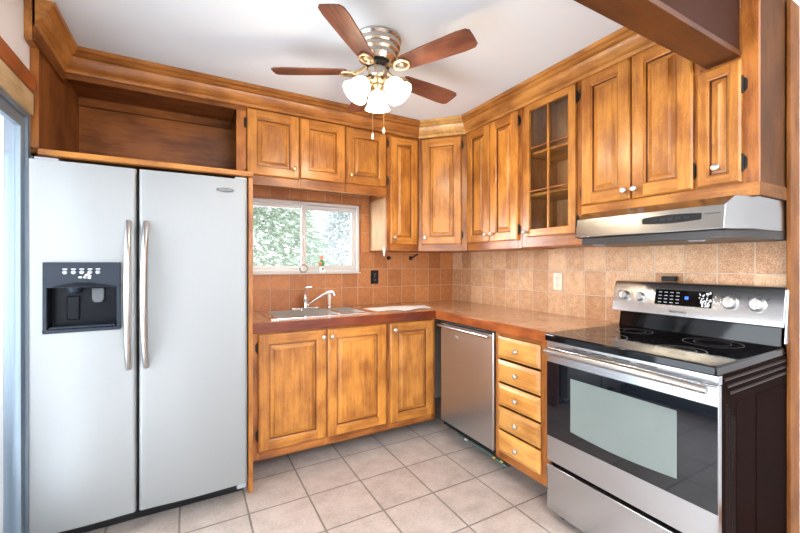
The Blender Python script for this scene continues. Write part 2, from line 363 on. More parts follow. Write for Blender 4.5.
struct('pane', MB().box(-2.54, -0.16, -6.06, -6.055, 0.56, 2.09, PANE), w2)
# sink window: vinyl slider with two sashes
w1 = MB()
def rect_frame(mb, x0, x1, z0, z1, t, y0, y1, mat):
    mb.box(x0, x1, y0, y1, z0, z0 + t, mat).box(x0, x1, y0, y1, z1 - t, z1, mat)
    mb.box(x0, x0 + t, y0, y1, z0 + t, z1 - t, mat).box(x1 - t, x1, y0, y1, z0 + t, z1 - t, mat)
    return mb
rect_frame(w1, WX0 + .001, WX1 - .001, WZ0 + .001, WZ1 - .001, 0.022, -0.012, 0.10, VINYL)
window_1 = struct('window_1', w1, bevel=0.003)
MX = (WX0 + WX1) / 2
sash = rect_frame(MB(), WX0 + .024, MX + .022, WZ0 + .024, WZ1 - .024, 0.026, 0.045, 0.07, VINYL)
sash1 = struct('window_sash', sash, window_1, 0.002)
struct('pane', MB().box(WX0 + .05, MX - .004, 0.056, 0.06, WZ0 + .05, WZ1 - .05, PANE), sash1)
sash2 = struct('window_sash', rect_frame(MB(), MX - .022, WX1 - .024, WZ0 + .024, WZ1 - .024, 0.034, 0.015, 0.04, VINYL), window_1, 0.002)
struct('pane', MB().box(MX + .012, WX1 - .058, 0.026, 0.03, WZ0 + .058, WZ1 - .058, PANE), sash2)
struct('window_latch', MB().box(MX - .008, MX + .008, 0.002, 0.015, 1.43, 1.49, VINYL).lathe([(.006, 0), (.006, .012)], (MX, .002, 1.46), (0, -1, 0), VINYL, 10), window_1, 0.002)
struct('window_casing', MB().box(WX0, WX1 + .014, -0.016, -0.0085, WZ1, WZ1 + .012, CRX).box(WX1, WX1 + .014, -0.016, -0.0085, WZ0 - .006, WZ1, CRX), window_1)
struct('window_sill', MB().box(WX0, WX1 + .004, -0.035, 0.012, WZ0 - .008, WZ0 + .0005, VINYL), window_1)
# sliding glass door in the left wall
d1 = MB(); xa, xb = XL - .07, XL + .006
d1.box(xa, xb, DY1 - .03, DY1, 0.0, DZ1, GREYMETAL).box(xa, xb, DY0, DY0 + .045, 0.0, DZ1, GREYMETAL)
d1.box(xa, xb, DY0 + .045, DY1 - .03, DZ1 - .02, DZ1, GREYMETAL).box(xa, xb, DY0 + .045, DY1 - .03, 0.0, 0.03, GREYMETAL)
door_1 = struct('door_1', d1, bevel=0.003)
for (a, b_, px) in ((-1.74, DY1 - .032, XL - .008), (DY0 + .047, -1.70, XL - .038)):
    lf = MB(); t = 0.042
    lf.box(px - .018, px + .004, b_ - t, b_, 0.032, DZ1 - .022, GREYMETAL).box(px - .018, px + .004, a, a + t, 0.032, DZ1 - .022, GREYMETAL)
    lf.box(px - .018, px + .004, a + t, b_ - t, 0.032, 0.11, GREYMETAL).box(px - .018, px + .004, a + t, b_ - t, DZ1 - .07, DZ1 - .022, GREYMETAL)
    leaf = struct('door_leaf', lf, door_1, 0.003)
    struct('pane', MB().box(px - .010, px - .005, a + t, b_ - t, 0.11, DZ1 - .07, PANE), leaf)
struct('trim_1', MB().box(XL + .0005, XL + .022, DY0 - .1, -0.7355, 1.995, 2.068, REDY), bevel=0.004)     # red casing over the sliding door
struct('trim_2', MB().box(XL + .0005, XL + .016, DY0 - .02, -0.738, 1.901, 1.994, BLONDE), bevel=0.002)   # raw strip under it
# casing board that closes the end of the stove wall
struct('trim_3', MB().box(-0.066, 0.034, -2.363, -2.349, 0.0, 2.352, TRIM), bevel=0.003)
struct('baseboard_right', MB().box(0.020, 0.0345, YF, -2.365, 0.0, 0.09, FY), bevel=0.004)
# beam that divides the kitchen from the dining area
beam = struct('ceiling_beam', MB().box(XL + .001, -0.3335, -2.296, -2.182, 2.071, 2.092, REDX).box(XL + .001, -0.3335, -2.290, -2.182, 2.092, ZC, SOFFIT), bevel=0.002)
# crown mouldings
CP = [(0.002, 2.262), (0.013, 2.262), (0.017, 2.268), (0.017, 2.280), (0.009, 2.284), (0.020, 2.290), (0.034, 2.304), (0.045, 2.324), (0.048, 2.335), (0.040, 2.340), (0.057, 2.345), (0.066, 2.354), (0.060, 2.359), (0.074, 2.365), (0.074, 2.384), (0.002, 2.384)]
path = [(-2.803, -0.80), (-2.803, -0.352), (-0.605 - .0095, -0.352), (-0.352, -0.624 - .0095), (-0.352, -2.181)]
def offs(i, d):
    P = [Vector(p) for p in path]; ns = []
    for a, b_ in ((i - 1, i), (i, i + 1)):
        if 0 <= a and b_ < len(P):
            t = (P[b_] - P[a]).normalized(); ns.append(Vector((t.y, -t.x)))
    n = ns[0] if len(ns) == 1 else (ns[0] + ns[1]) / (1 + ns[0].dot(ns[1]))
    return P[i] + n * d
for i, mt in enumerate((CRY, CRX, CRD, CRY)):
    mb = MB(); V = []
    for k in (i, i + 1):
        for d, z in CP: q = offs(k, d); V.append((q.x, q.y, z))
    n = len(CP)
    mb.add(V, [tuple(range(n)), tuple(range(2 * n - 1, n - 1, -1))] + [(j, j + n, (j + 1) % n + n, (j + 1) % n) for j in range(n)], mt)
    struct('trim_%d' % (i + 4), mb)

# ------------------------------------------------------------------ cabinet parts (local frame: x across, -y to the front, face plane y=0)
def raised_door_mb(x0, x1, z0, z1, st=0.056, t=0.020, fz=None, fx=None, flip=False):
    fz = fz or WZ; fx = fx or WX; mb = MB(); yb = -0.0005; yf = -t
    e = 0.007
    o = [(x0, z0), (x1, z0), (x1, z1), (x0, z1)]
    def ring(ins, y): return [(x0 + ins, y, z0 + ins), (x1 - ins, y, z0 + ins), (x1 - ins, y, z1 - ins), (x0 + ins, y, z1 - ins)]
    def band(A, B):
        V = A + B
        mb.add(V, [(0, 1, 5, 4), (2, 3, 7, 6)], fx); mb.add(V, [(1, 2, 6, 5), (3, 0, 4, 7)], fz)
    r0, r1, r2 = ring(0, yb), ring(0, yf + .006), ring(e, yf)
    mb.add(r0, [(3, 2, 1, 0)], fz); band(r0, r1); band(r1, r2)
    # flat frame: full height stiles, rails between
    a, b_, c, d = x0 + e, x1 - e, z0 + e, z1 - e; xi, xo, zi, zo = x0 + st, x1 - st, z0 + st, z1 - st
    mb.add([(a, yf, c), (xi, yf, c), (xi, yf, d), (a, yf, d)], [(0, 1, 2, 3)], fz)
    mb.add([(xo, yf, c), (b_, yf, c), (b_, yf, d), (xo, yf, d)], [(0, 1, 2, 3)], fz)
    mb.add([(xi, yf, c), (xo, yf, c), (xo, yf, zi), (xi, yf, zi)], [(0, 1, 2, 3)], fx)
    mb.add([(xi, yf, zo), (xo, yf, zo), (xo, yf, d), (xi, yf, d)], [(0, 1, 2, 3)], fx)
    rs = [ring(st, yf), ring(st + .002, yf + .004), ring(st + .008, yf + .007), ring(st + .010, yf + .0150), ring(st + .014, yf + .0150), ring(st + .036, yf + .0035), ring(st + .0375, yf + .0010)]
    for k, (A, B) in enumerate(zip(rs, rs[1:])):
        if k in (2, 3): mb.add(A + B, [(0, 1, 5, 4), (2, 3, 7, 6), (1, 2, 6, 5), (3, 0, 4, 7)], GROOVE)
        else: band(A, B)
    mb.add(rs[-1], [(0, 1, 2, 3)], fz)
    return mb
def knob(parent, x, z, mat, t=0.020):
    mb = MB().lathe([(.0075, 0), (.0065, .006), (.0055, .010), (.010, .014), (.0135, .018), (.014, .022), (.011, .026), (.005, .0278), (1e-5, .028)], (x, -t, z), (0, -1, 0), mat, 16)
    return build('knob', mb, parent, True)
def hinge(parent, x, z, side, big=1.0):
    """black iron hinge: pierced oval leaf on the frame and knuckle at the door's edge; side -1 = door lies to the right"""
    h = 0.027 * big; mb = MB()
    mb.prism([(x + side * .004, z - h), (x + side * .010, z - h * .85), (x + side * .013, z - h * .5), (x + side * .013, z + h * .5), (x + side * .010, z + h * .85), (x + side * .004, z + h), (x, z + h), (x, z - h)], -0.005, -0.0005, 'y', BLACKM)
    mb.tube([(x, -.010, z - h * 1.05), (x, -.010, z + h * 1.05)], .0042, BLACKM, 8)
    mb.ball((x, -.010, z + h * 1.15), .0048, BLACKM, n=8).ball((x, -.010, z - h * 1.15), .0048, BLACKM, n=8)
    return build('hinge', mb, parent, True)
def door(parent, x0, x1, z0, z1, kn=None, hg=None, kmat=SILVER, st=0.056, hz=None):
    d = build('door', raised_door_mb(x0, x1, z0, z1, st), parent, True)
    if kn: knob(d, kn[0], kn[1], kmat)
    if hg:
        hx = x0 - .002 if hg == 'l' else x1 + .002
        for z in (hz or (z0 + .07, z1 - .07)): hinge(d, hx, z, -1 if hg == 'l' else 1)
    return d
def carcass(parent, w, d, z0, z1, skin=FZ, open_front=True, back=True, t=0.016):
    mb = MB(); f = 0.0205
    mb.box(0.0005, t, f, d, z0, z1, skin).box(w - t, w - .0005, f, d, z0, z1, skin)
    mb.box(t, w - t, f, d, z0, z0 + t, FX).box(t, w - t, f, d, z1 - t, z1, FX)
    mb.box(t, w - t, d - .008, d, z0 + t, z1 - t, skin)
    return build('carcass', mb, parent, True, 0.001, 1)
def face_frame(parent, w, z0, z1, xs, zs, f=0.020):
    """xs: stiles (x0,x1); zs: rails (z0,z1) running between the outer stiles"""
    mb = MB()
    for a, b_ in xs: mb.box(a, b_, 0.0, f, z0, z1, FZ)
    xs = sorted(xs)
    for (a, b_), (c, d) in zip(xs, xs[1:]):
        for p, q in zs: mb.box(b_, c, 0.0, f, p, q, FX)
    return build('face_frame', mb, parent, True, 0.0012, 1)
UG, BG = 'wall cabinets', 'base cabinets'
# over-window cabinet (three doors)
def P(x0, y=-0.332): return (x0, y, 0.0)
ow = thing('wall_cabinet', P(-1.906), 0, 'wide maple wall cabinet with three raised panel doors above the sink window', 'cabinet', UG)
W = 1.014
carcass(ow, W, 0.322, 1.862, 2.38)
build('rail_edge', MB().box(.012, W - .006, .001, .019, 1.7795, 1.7818, CRD), ow, True)
face_frame(ow, W, 1.782, 2.381, [(0, .012), (.335, .350), (.668, .684), (W - .006, W - .0006)], [(1.782, 1.85), (2.25, 2.381)])
door(ow, .003, .337, 1.836, 2.262, (.30, 1.90), None, BRASS)
door(ow, .345, .669, 1.844, 2.260)
door(ow, .679, 1.0035, 1.848, 2.256, (.715, 1.905), None, BRASS)
# narrow cabinet left of the corner
nc = thing('wall_cabinet', P(-0.891), 0, 'narrow one-door maple wall cabinet between the window and the angled corner cabinet', 'cabinet', UG)
carcass(nc, .285, 0.322, 1.362, 2.38)
face_frame(nc, .285, 1.362, 2.381, [(0, .032), (.268, .2848)], [(1.362, 1.425), (2.24, 2.381)])
door(nc, .028, .272, 1.414, 2.248, (.056, 1.465), None, SILVER, 0.05)
for z in (1.90, 2.19): hinge(nc, .004, z, 1)
# angled corner cabinet
ax0, ay0, ax1, ay1 = -0.605, -0.334, -0.334, -0.624
cw = math.hypot(ax1 - ax0, ay1 - ay0); ca_ = math.atan2(ay1 - ay0, ax1 - ax0)
cc = thing('corner_cabinet', (ax0, ay0, 0), ca_, 'angled maple corner wall cabinet with one raised panel door', 'cabinet', UG)
mb = MB()
inv = (Matrix.Translation((ax0, ay0, 0)) @ Matrix.Rotation(ca_, 4, 'Z')).inverted()
poly = [(-.604, -.316), (-.604, -.009), (-.009, -.009), (-.009, -.6225), (-.318, -.6225)]
pl = [inv @ Vector((p[0], p[1], 0)) for p in poly]
mb.prism([(p.x, p.y) for p in pl], 1.362, 2.38, 'z', FZ)
build('carcass', mb, cc, True)
build('end_panel', MB().box(-.0013, .0003, .0205, .322, 1.372, 1.775, PALE_END), nc, True)
face_frame(cc, cw, 1.362, 2.381, [(.001, .04), (.345, cw - .001)], [(1.362, 1.42), (2.245, 2.381)], 0.0185)
door(cc, .034, .350, 1.414, 2.256, (.062, 1.468), 'r', SILVER)
# stove-wall cabinets: local x runs towards the viewer (world -y)
RR = -math.pi / 2
def Q(y): return (-0.332, y, 0.0)
c2 = thing('wall_cabinet', Q(-0.625), RR, 'two-door maple wall cabinet between the corner cabinet and the glass-door cabinet', 'cabinet', UG)
w = .548
carcass(c2, w, 0.322, 1.362, 2.38)
face_frame(c2, w, 1.362, 2.381, [(.0006, .012), (.255, .268), (.518, w - .0006)], [(1.362, 1.43), (2.25, 2.381)])
door(c2, .004, .258, 1.416, 2.268, (.232, 1.470), None)
door(c2, .264, .524, 1.416, 2.268, (.291, 1.470), 'r')
gc = thing('glass_door_cabinet', Q(-1.1735), RR, 'maple wall cabinet with glazed door and empty shelves beside the range hood', 'cabinet', UG)
w = .432
carcass(gc, w, 0.322, 1.366, 2.38, INT)
face_frame(gc, w, 1.366, 2.381, [(.0006, .040), (.392, w - .0006)], [(1.366, 1.45), (2.245, 2.381)])
gd = MB(); gx0, gx1, gz0, gz1 = .030, .402, 1.432, 2.268
gd.box(gx0, gx0 + .044, -.020, -.0005, gz0, gz1, WZ).box(gx1 - .044, gx1, -.020, -.0005, gz0, gz1, WZ)
gd.box(gx0 + .044, gx1 - .044, -.020, -.0005, gz0, gz0 + .044, WX).box(gx0 + .044, gx1 - .044, -.020, -.0005, gz1 - .044, gz1, WX)
gdo = build('door', gd, gc, True, 0.0025)
mu = MB(); mxm = (gx0 + gx1) / 2
mu.box(mxm - .0055, mxm + .0055, -.018, -.004, gz0 + .044, gz1 - .044, WZ)
for z in (1.715, 1.985): mu.box(gx0 + .044, mxm - .0055, -.016, -.004, z - .0045, z + .0045, FX).box(mxm + .0055, gx1 - .044, -.016, -.004, z - .0045, z + .0045, FX)
build('muntin', mu, gdo, True, 0.002)
build('pane', MB().box(gx0 + .044, gx1 - .044, -.0036, -.0012, gz0 + .044, gz1 - .044, CABPANE), gdo, True)
knob(gdo, gx0 + .020, 1.462, SILVER)
for z in (1.50, 2.19): hinge(gdo, gx1 + .002, z, 1)
for z in (1.690, 1.955): build('shelf', MB().box(.0165, w - .0165, .030, .312, z, z + .018, WX), gc, True, 0.002)
hc = thing('wall_cabinet', Q(-1.606), RR, 'maple wall cabinet above the range hood with two tall doors and one short door', 'cabinet', UG)
w = .740
carcass(hc, w, 0.322, 1.522, 2.38, END)
face_frame(hc, w, 1.522, 2.381, [(.0006, .020), (.262, .280), (.526, .552), (.686, w)], [(1.522, 1.59), (2.25, 2.381)])
build('top_panel', MB().box(.5525, .6855, .0005, .020, 2.04, 2.2495, FX), hc, True)
door(hc, .004, .268, 1.578, 2.272, (.246, 1.620), 'l', SILVER)
door(hc, .275, .531, 1.578, 2.272, (.296, 1.620), 'r', SILVER, hz=(1.655,))
door(hc, .545, .693, 1.580, 2.060, (.617, 1.650), 'r', SILVER, 0.036, hz=(1.655, 1.960))
build('valance', MB().box(-.001, w + .004, -.006, -.0005, 1.5225, 1.574, WX).box(w + .0005, w + .006, -.0005, .270, 1.5225, 1.574, ENDX), hc, True, 0.002)

# ------------------------------------------------------------------ open cabinet around the fridge
oc = thing('refrigerator_cabinet', (-2.37, -0.36, 0), 0, 'open maple cabinet with deep shelf built around and above the stainless refrigerator', 'cabinet')
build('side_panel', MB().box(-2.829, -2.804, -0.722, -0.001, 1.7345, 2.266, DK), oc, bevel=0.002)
build('face_trim', MB().box(-2.829, -2.800, -0.732, -0.7225, 1.765, 2.20, FZ), oc, bevel=0.002)
build('side_panel', MB().box(-1.942, -1.918, -0.722, -0.010, 0.0, 1.734, WZ), oc, bevel=0.002)
build('shelf', MB().box(-2.829, -1.916, -0.722, -0.010, 1.7345, 1.748, FX).box(-2.8035, -1.916, -0.734, -0.7225, 1.738, 1.764, WX), oc, bevel=0.002)
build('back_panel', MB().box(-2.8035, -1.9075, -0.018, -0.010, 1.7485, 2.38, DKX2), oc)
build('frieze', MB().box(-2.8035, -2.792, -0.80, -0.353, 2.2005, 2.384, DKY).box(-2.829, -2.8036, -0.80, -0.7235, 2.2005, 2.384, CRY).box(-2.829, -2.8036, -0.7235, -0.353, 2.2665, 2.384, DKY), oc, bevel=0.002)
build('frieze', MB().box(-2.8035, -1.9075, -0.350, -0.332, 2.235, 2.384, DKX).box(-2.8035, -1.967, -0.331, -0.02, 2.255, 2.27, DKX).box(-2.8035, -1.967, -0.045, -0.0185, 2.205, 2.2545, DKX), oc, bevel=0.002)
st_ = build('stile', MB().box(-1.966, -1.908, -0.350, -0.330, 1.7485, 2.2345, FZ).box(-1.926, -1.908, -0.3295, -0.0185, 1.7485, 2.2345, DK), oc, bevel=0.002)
for z in (1.83, 2.16):
    h = 0.03
    build('hinge', MB().box(-1.922, -1.9085, -0.3545, -0.3505, z - h, z + h, BLACKM).tube([(-1.9115, -.356, z - h * 1.1), (-1.9115, -.356, z + h * 1.1)], .005, BLACKM, 8), st_)

# ------------------------------------------------------------------ base cabinets
def P2(x): return (x, -0.612, 0.0)
sb = thing('base_cabinet', P2(-1.915), 0, 'two-door maple base cabinet under the kitchen sink', 'cabinet', BG)
w = .885
def base_body(p, w, d=0.60, kick=True):
    mb = MB(); t = .016; f = .0205
    mb.box(.0005, t, f, d, .10, .853, FZ).box(w - t, w - .0005, f, d, .10, .853, FZ).box(t, w - t, f, d, .10, .118, FX).box(t, w - t, d - .01, d, .118, .853, FZ)
    build('carcass', mb, p, True, 0.001, 1)
    build('toe_kick', MB().box(.0005, w - .0005, .34, .355, 0.0, .0995, KICK), p, True)
base_body(sb, w)
face_frame(sb, w, .118, .854, [(.0006, .045), (.440, .466), (.862, w - .0006)], [(.118, .175), (.828, .854)])
door(sb, .038, .447, .162, .846, (.424, .800), 'l', SILVER, hz=(.26, .77))
door(sb, .456, .870, .162, .846, (.480, .800), None, SILVER)
nb = thing('base_cabinet', P2(-1.029), 0, 'narrow one-door maple base cabinet between the sink cabinet and the dishwasher corner', 'cabinet', BG)
w = .397
base_body(nb, w)
face_frame(nb, w, .118, .854, [(.0006, .026), (.366, w - .0006)], [(.118, .170), (.828, .854)])
door(nb, .016, .374, .156, .846, (.045, .802), None, SILVER)
dc = thing('drawer_cabinet', (-0.622, -1.240, 0), RR, 'maple base cabinet with a stack of five drawers between dishwasher and range', 'cabinet', BG)
w = .394
base_body(dc, w, 0.605)
face_frame(dc, w, .112, .854, [(.0006, .034), (.332, w - .0006)], [(.112, .165), (.835, .854)] + [(.833 - .138 * i - .125, .833 - .138 * i - .119) for i in range(4)])
for i in range(5):
    z1 = .834 - .1375 * i; z0 = z1 - .124
    x0, x1 = .028, .338; mb = MB(); t = .020
    def ring(i_, y): return [(x0 + i_, y, z0 + i_), (x1 - i_, y, z0 + i_), (x1 - i_, y, z1 - i_), (x0 + i_, y, z1 - i_)]
    rs = [ring(0, -.0005), ring(0, -.009), ring(.004, -.011), ring(.020, -.018), ring(.0215, -.020)]
    mb.add(rs[0], [(3, 2, 1, 0)], WX)
    for A, B in zip(rs, rs[1:]): mb.add(A + B, [(0, 1, 5, 4), (1, 2, 6, 5), (2, 3, 7, 6), (3, 0, 4, 7)], DRW)
    mb.add(rs[-1], [(0, 1, 2, 3)], DRW)
    d = build('drawer', mb, dc, True)
    knob(d, (x0 + x1) / 2, (z0 + z1) / 2, SILVER)

# ------------------------------------------------------------------ countertop, sink, tap
ct = thing('countertop', (-0.32, -0.32, 0.855), 0, 'L-shaped tile-look countertop with reddish wood edge along both walls', 'countertop')
SX0, SX1, SY0, SY1 = -1.762, -1.115, -0.508, -0.125     # sink cut-out
z0, z1 = 0.8565, 0.914
mb = MB()
for a, b_, c, d in ((-1.916, SX0, -0.620, -0.009), (SX1, -0.009, -0.620, -0.009), (SX0, SX1, -0.620, SY0), (SX0, SX1, SY1, -0.009), (-0.628, -0.009, -1.636, -0.620)):
    mb.box(a, b_, c, d, z0, z1, CTOP)
build('counter_surface', mb, ct)
build('edge_band', MB().prism([(-1.916, -.6205), (-1.916, -.636), (-.6435, -.636), (-.6285, -.6205)], z0, z1 + .0006, 'z', EDGE), ct, bevel=0.003)
build('edge_band', MB().prism([(-.6285, -.6212), (-.6435, -.6362), (-.6435, -1.636), (-.6285, -1.636)], z0, z1 + .0006, 'z', EDGEY), ct, bevel=0.003)
sk = thing('kitchen_sink', (-1.435, -0.315, 0.914), 0, 'stainless steel drop-in kitchen sink under the window', 'sink')
rim = MB(); zr0, zr1 = 0.9148, 0.920
ox0, ox1, oy0, oy1 = -1.788, -1.088, -0.532, -0.055
b1 = (SX0 + .02, -1.330, SY0 + .02, SY1 - .015); b2 = (-1.300, SX1 - .02, SY0 + .02, SY1 - .015)
for a, b_, c, d in ((ox0, b1[0], oy0, oy1), (b2[1], ox1, oy0, oy1), (b1[0], b2[1], oy0, b1[2]), (b1[0], b2[1], b1[3], oy1), (b1[1], b2[0], b1[2], b1[3])):
    rim.box(a, b_, c, d, zr0, zr1, CHROME)
build('rim', rim, sk, bevel=0.0015)
for (a, b_, c, d) in (b1, b2):
    mb = MB(); zt, zb, s = zr0 + .004, 0.76, 0.018
    top = [(a, c, zt), (b_, c, zt), (b_, d, zt), (a, d, zt)]; bot = [(a + s, c + s, zb), (b_ - s, c + s, zb), (b_ - s, d - s, zb), (a + s, d - s, zb)]
    mb.add(top + bot, [(0, 1, 5, 4), (1, 2, 6, 5), (2, 3, 7, 6), (3, 0, 4, 7), (4, 5, 6, 7)], BASIN)
    bo = build('basin', mb, sk); so = bo.modifiers.new('s', 'SOLIDIFY'); so.thickness = 0.002; so.offset = 0
    build('drain', MB().lathe([(.035, 0), (.038, .003), (.03, .004), (.012, .001)], ((a + b_) / 2, (c + d) / 2, zb + .002), (0, 0, 1), CHROME, 20), bo)
fx, fy, fz = -1.462, -0.095, 0.920
fa = thing('kitchen_faucet', (fx, fy, fz + .0005), 0, 'chrome single-lever faucet with long spout at the back of the sink', 'faucet')
z = fz + .0006
build('deck_plate', MB().prism([(fx - .10 + .012 * 0, fy - .022), (fx + .10, fy - .022), (fx + .115, fy), (fx + .10, fy + .022), (fx - .10, fy + .022), (fx - .115, fy)], z, z + .010, 'z', CHROME), fa, bevel=0.003)
build('body', MB().lathe([(.024, 0), (.022, .02), (.019, .05), (.022, .06), (.022, .085), (.016, .095), (1e-5, .097)], (fx, fy, z + .0102), (0, 0, 1), CHROME, 20), fa)
build('spout', MB().tube([(fx + .018, fy - .006, z + .030), (fx + .06, fy - .025, z + .062), (fx + .12, fy - .055, z + .105), (fx + .165, fy - .078, z + .126), (fx + .185, fy - .09, z + .126), (fx + .196, fy - .097, z + .112), (fx + .197, fy - .098, z + .098)], [.010, .010, .0105, .011, .0115, .012, .0115], CHROME, 12), fa)
build('lever', MB().tube([(fx, fy, z + .105), (fx + .004, fy - .002, z + .135), (fx + .008, fy - .006, z + .158)], [.006, .006, .007], CHROME, 10).tube([(fx - .002, fy - .004, z + .160), (fx + .020, fy - .012, z + .163), (fx + .046, fy - .020, z + .164)], [.008, .009, .005], CHROME, 10), fa)
sx_, sy_ = -1.268, -0.085
spr = thing('side_sprayer', (sx_, sy_, z), 0, 'small white and chrome side sprayer standing right of the faucet on the sink deck', 'sprayer')
build('base_collar', MB().lathe([(.020, 0), (.018, .012), (.012, .018)], (sx_, sy_, z + .0003), (0, 0, 1), CHROME, 16), spr)
build('spray_wand', MB().lathe([(.010, 0), (.011, .03), (.013, .06), (.011, .085), (1e-5, .09)], (sx_, sy_, z + .0187), (0, 0, 1), WHITE, 16), spr)
# papers
def sheet(name, cx, cy, a, l, w_, zz, label, g=None):
    t = thing(name, (cx, cy, zz), 0, label, 'paper', g)
    mb = MB(); n = 8; V = []; F = []
    c, s = math.cos(a), math.sin(a)
    for k in (0, 1):
        for i in range(n + 1):
            for j in (0, 1):
                u = -l / 2 + l * i / n; v = -w_ / 2 + w_ * j
                h = .0006 + .003 * max(0, (i / n - .75)) ** 1 + .0005 * k
                V.append((cx + u * c - v * s, cy + u * s + v * c, zz + h))
    N = 2 * (n + 1)
    for i in range(n):
        p = 2 * i; F += [(p, p + 2, p + 3, p + 1), (N + p, N + p + 1, N + p + 3, N + p + 2), (p, N + p, N + p + 2, p + 2), (p + 1, p + 3, N + p + 3, N + p + 1)]
    F += [(0, 1, N + 1, N), (2 * n, N + 2 * n, N + 2 * n + 1, 2 * n + 1)]
    mb.add(V, F, PAPER)
    bpy.data.objects.remove(t)
    o = build(name, mb); return tag(o, label, 'paper', g)
sheet('paper_sheet', -0.905, -0.345, .10, .28, .21, .9145, 'white sheet of paper on the counter just right of the sink', 'papers on the counter')
sheet('paper_sheet', -0.690, -0.370, -.30, .27, .19, .9165, 'white sheet of paper on the counter in the corner, farther from the sink', 'papers on the counter')
sheet('paper_sheet', -0.795, -0.455, .45, .22, .15, .9190, 'smaller white sheet of paper lying across the two others on the counter', 'papers on the counter')

# ------------------------------------------------------------------ refrigerator
FX0, FX1, FS = -2.820, -1.956, -2.437
rf = thing('refrigerator', (-2.384, -0.40, 0), 0, 'stainless side-by-side refrigerator with water dispenser in its left door', 'refrigerator')
build('cabinet_body', MB().box(FX0 + .012, FX1 - .012, -0.730, -0.03, 0.090, 1.690, BLACK), rf, bevel=0.004)
build('toe_grille', MB().box(FX0 + .015, FX1 - .015, -0.682, -0.672, 0.006, 0.0895, BLACK).box(FX0 + .03, FX1 - .03, -0.685, -0.682, 0.03, 0.036, BLACKM).box(FX0 + .03, FX1 - .03, -0.685, -0.682, 0.05, 0.056, BLACKM), rf)
for x in (FX0 + .07, FX1 - .07): build('foot', MB().lathe([(.02, 0), (.02, .012), (.01, .012), (.01, .0895)], (x, -.60, 0), (0, 0, 1), BLACK, 12), rf)
build('hinge_cover', MB().box(FX0 + .02, FX0 + .10, -0.790, -0.70, 1.7035, 1.716, LGREY), rf, bevel=0.003)
build('hinge_cover', MB().box(FX1 - .06, FX1 - .004, -0.790, -0.70, 1.7035, 1.716, LGREY), rf, bevel=0.003)
build('hinge_cover', MB().box(FX1 - .05, FX1 - .004, -0.785, -0.7455, .072, .097, LGREY), rf, bevel=0.003)
def fridge_door(x0, x1):
    pts = [(x0, -.738), (x0, -.784)]
    r = .014
    for k in range(1, 6): a = math.pi / 2 * k / 5; pts.append((x0 + r - r * math.cos(a), -.784 - r * math.sin(a)))
    for k in range(1, 24):
        u = k / 24; pts.append((x0 + r + (x1 - x0 - 2 * r) * u, -.798 - .006 * math.sin(math.pi * u) ** 2))
    for k in range(5, -1, -1): a = math.pi / 2 * k / 5; pts.append((x1 - r + r * math.cos(a), -.784 - r * math.sin(a)))
    pts.append((x1, -.738))
    return build('door', MB().prism(pts, .102, 1.703, 'z', STEEL, True), rf)
dl = fridge_door(FX0, FS - .005); dr = fridge_door(FS + .005, FX1)
T = FR[rf.name].translation
def shade_fix(o):
    for p in o.data.polygons: p.use_smooth = abs(p.normal.z) < .5 and p.area < .3
ex0, ex1, ez0, ez1 = -2.752, -2.514, .978, 1.158
cut(dl, ex0 - .006, ex1 + .006, -.86, -.746, ez0 - .006, ez1 + .006)
dp = build('dispenser', rect_frame(MB(), -2.766, -2.499, .962, 1.172, .014, -.818, -.8062, DISP)
           .box(-2.766, -2.499, -.818, -.8062, 1.172, 1.266, DISP)
           .box(ex0, ex1, -.752, -.749, ez0, ez1, DISPD).box(ex0 - .004, ex0, -.806, -.749, ez0, ez1, DISPD).box(ex1, ex1 + .004, -.806, -.749, ez0, ez1, DISPD)
           .box(ex0, ex1, -.806, -.749, ez1, ez1 + .004, DISPD).box(ex0, ex1, -.806, -.749, ez0 - .004, ez0, DISPD), dl, bevel=0.004)
tag(dp, 'slate blue-grey water and ice dispenser')
pan = MB()
pan.prism([(-2.742, 1.160), (-2.66, 1.178), (-2.605, 1.178), (-2.522, 1.160)], -.823, -.8185, 'y', DISPD)
build('control_arch', pan, dl)
for i, x in enumerate((-2.693, -2.664, -2.636, -2.608, -2.580)):
    b_ = build('button', MB().lathe([(.0085, 0), (.0085, .003), (.006, .0045), (1e-5, .0048)], (x, -.8183, 1.223), (0, -1, 0), LGREY, 14), dl)
    build('marking', MB().box(x - .008, x + .008, -.8190, -.8183, 1.2355, 1.2385, WHITE), dl)
mb = MB(); random.seed(5)
for k in range(7):
    x = -2.626 + random.uniform(-.018, .018); zz = 1.203 + random.uniform(-.007, .010) - .2 * abs(x + 2.62)
    mb.add([(x - .006, -.8188, zz), (x + .005, -.8188, zz - .003), (x + .007, -.8188, zz + .004), (x - .002, -.8188, zz + .006)], [(0, 1, 2, 3)], WHITE)
build('scratch', mb, dl)
build('nozzle', MB().lathe([(.03, 0), (.026, -.018), (.014, -.03)], (-2.672, -.776, ez1 - .001), (0, 0, 1), DISP, 16), dl)
build('paddle', MB().box(-2.70, -2.655, -.762, -.7525, 1.01, 1.115, DISPD), dl, bevel=0.004)
build('paddle', MB().prism([(-2.610, 1.150), (-2.566, 1.150), (-2.566, 1.10), (-2.575, 1.085), (-2.601, 1.085), (-2.610, 1.10)], -.772, -.7525, 'y', PADDLE), dl, bevel=0.003)
build('drip_tray', MB().box(ex0 + .004, ex1 - .004, -.812, -.7525, ez0 + .0005, ez0 + .010, DISP), dl, bevel=0.003)
for d, x, sg in ((dl, FS - .030, -1), (dr, FS + .030, 1)):
    pts = []; rr = []
    for k in range(17):
        u = k / 16; zz = .775 + .680 * u
        pts.append((x + 0.004 * sg * (1 - math.sin(math.pi * u)), -.802 - .078 * math.sin(math.pi * u) ** .6, zz)); rr.append(.012 + .005 * math.sin(math.pi * u))
    h = build('handle', MB().tube(pts, rr, HANDLE, 14), d)
bd = MB(); n = 24
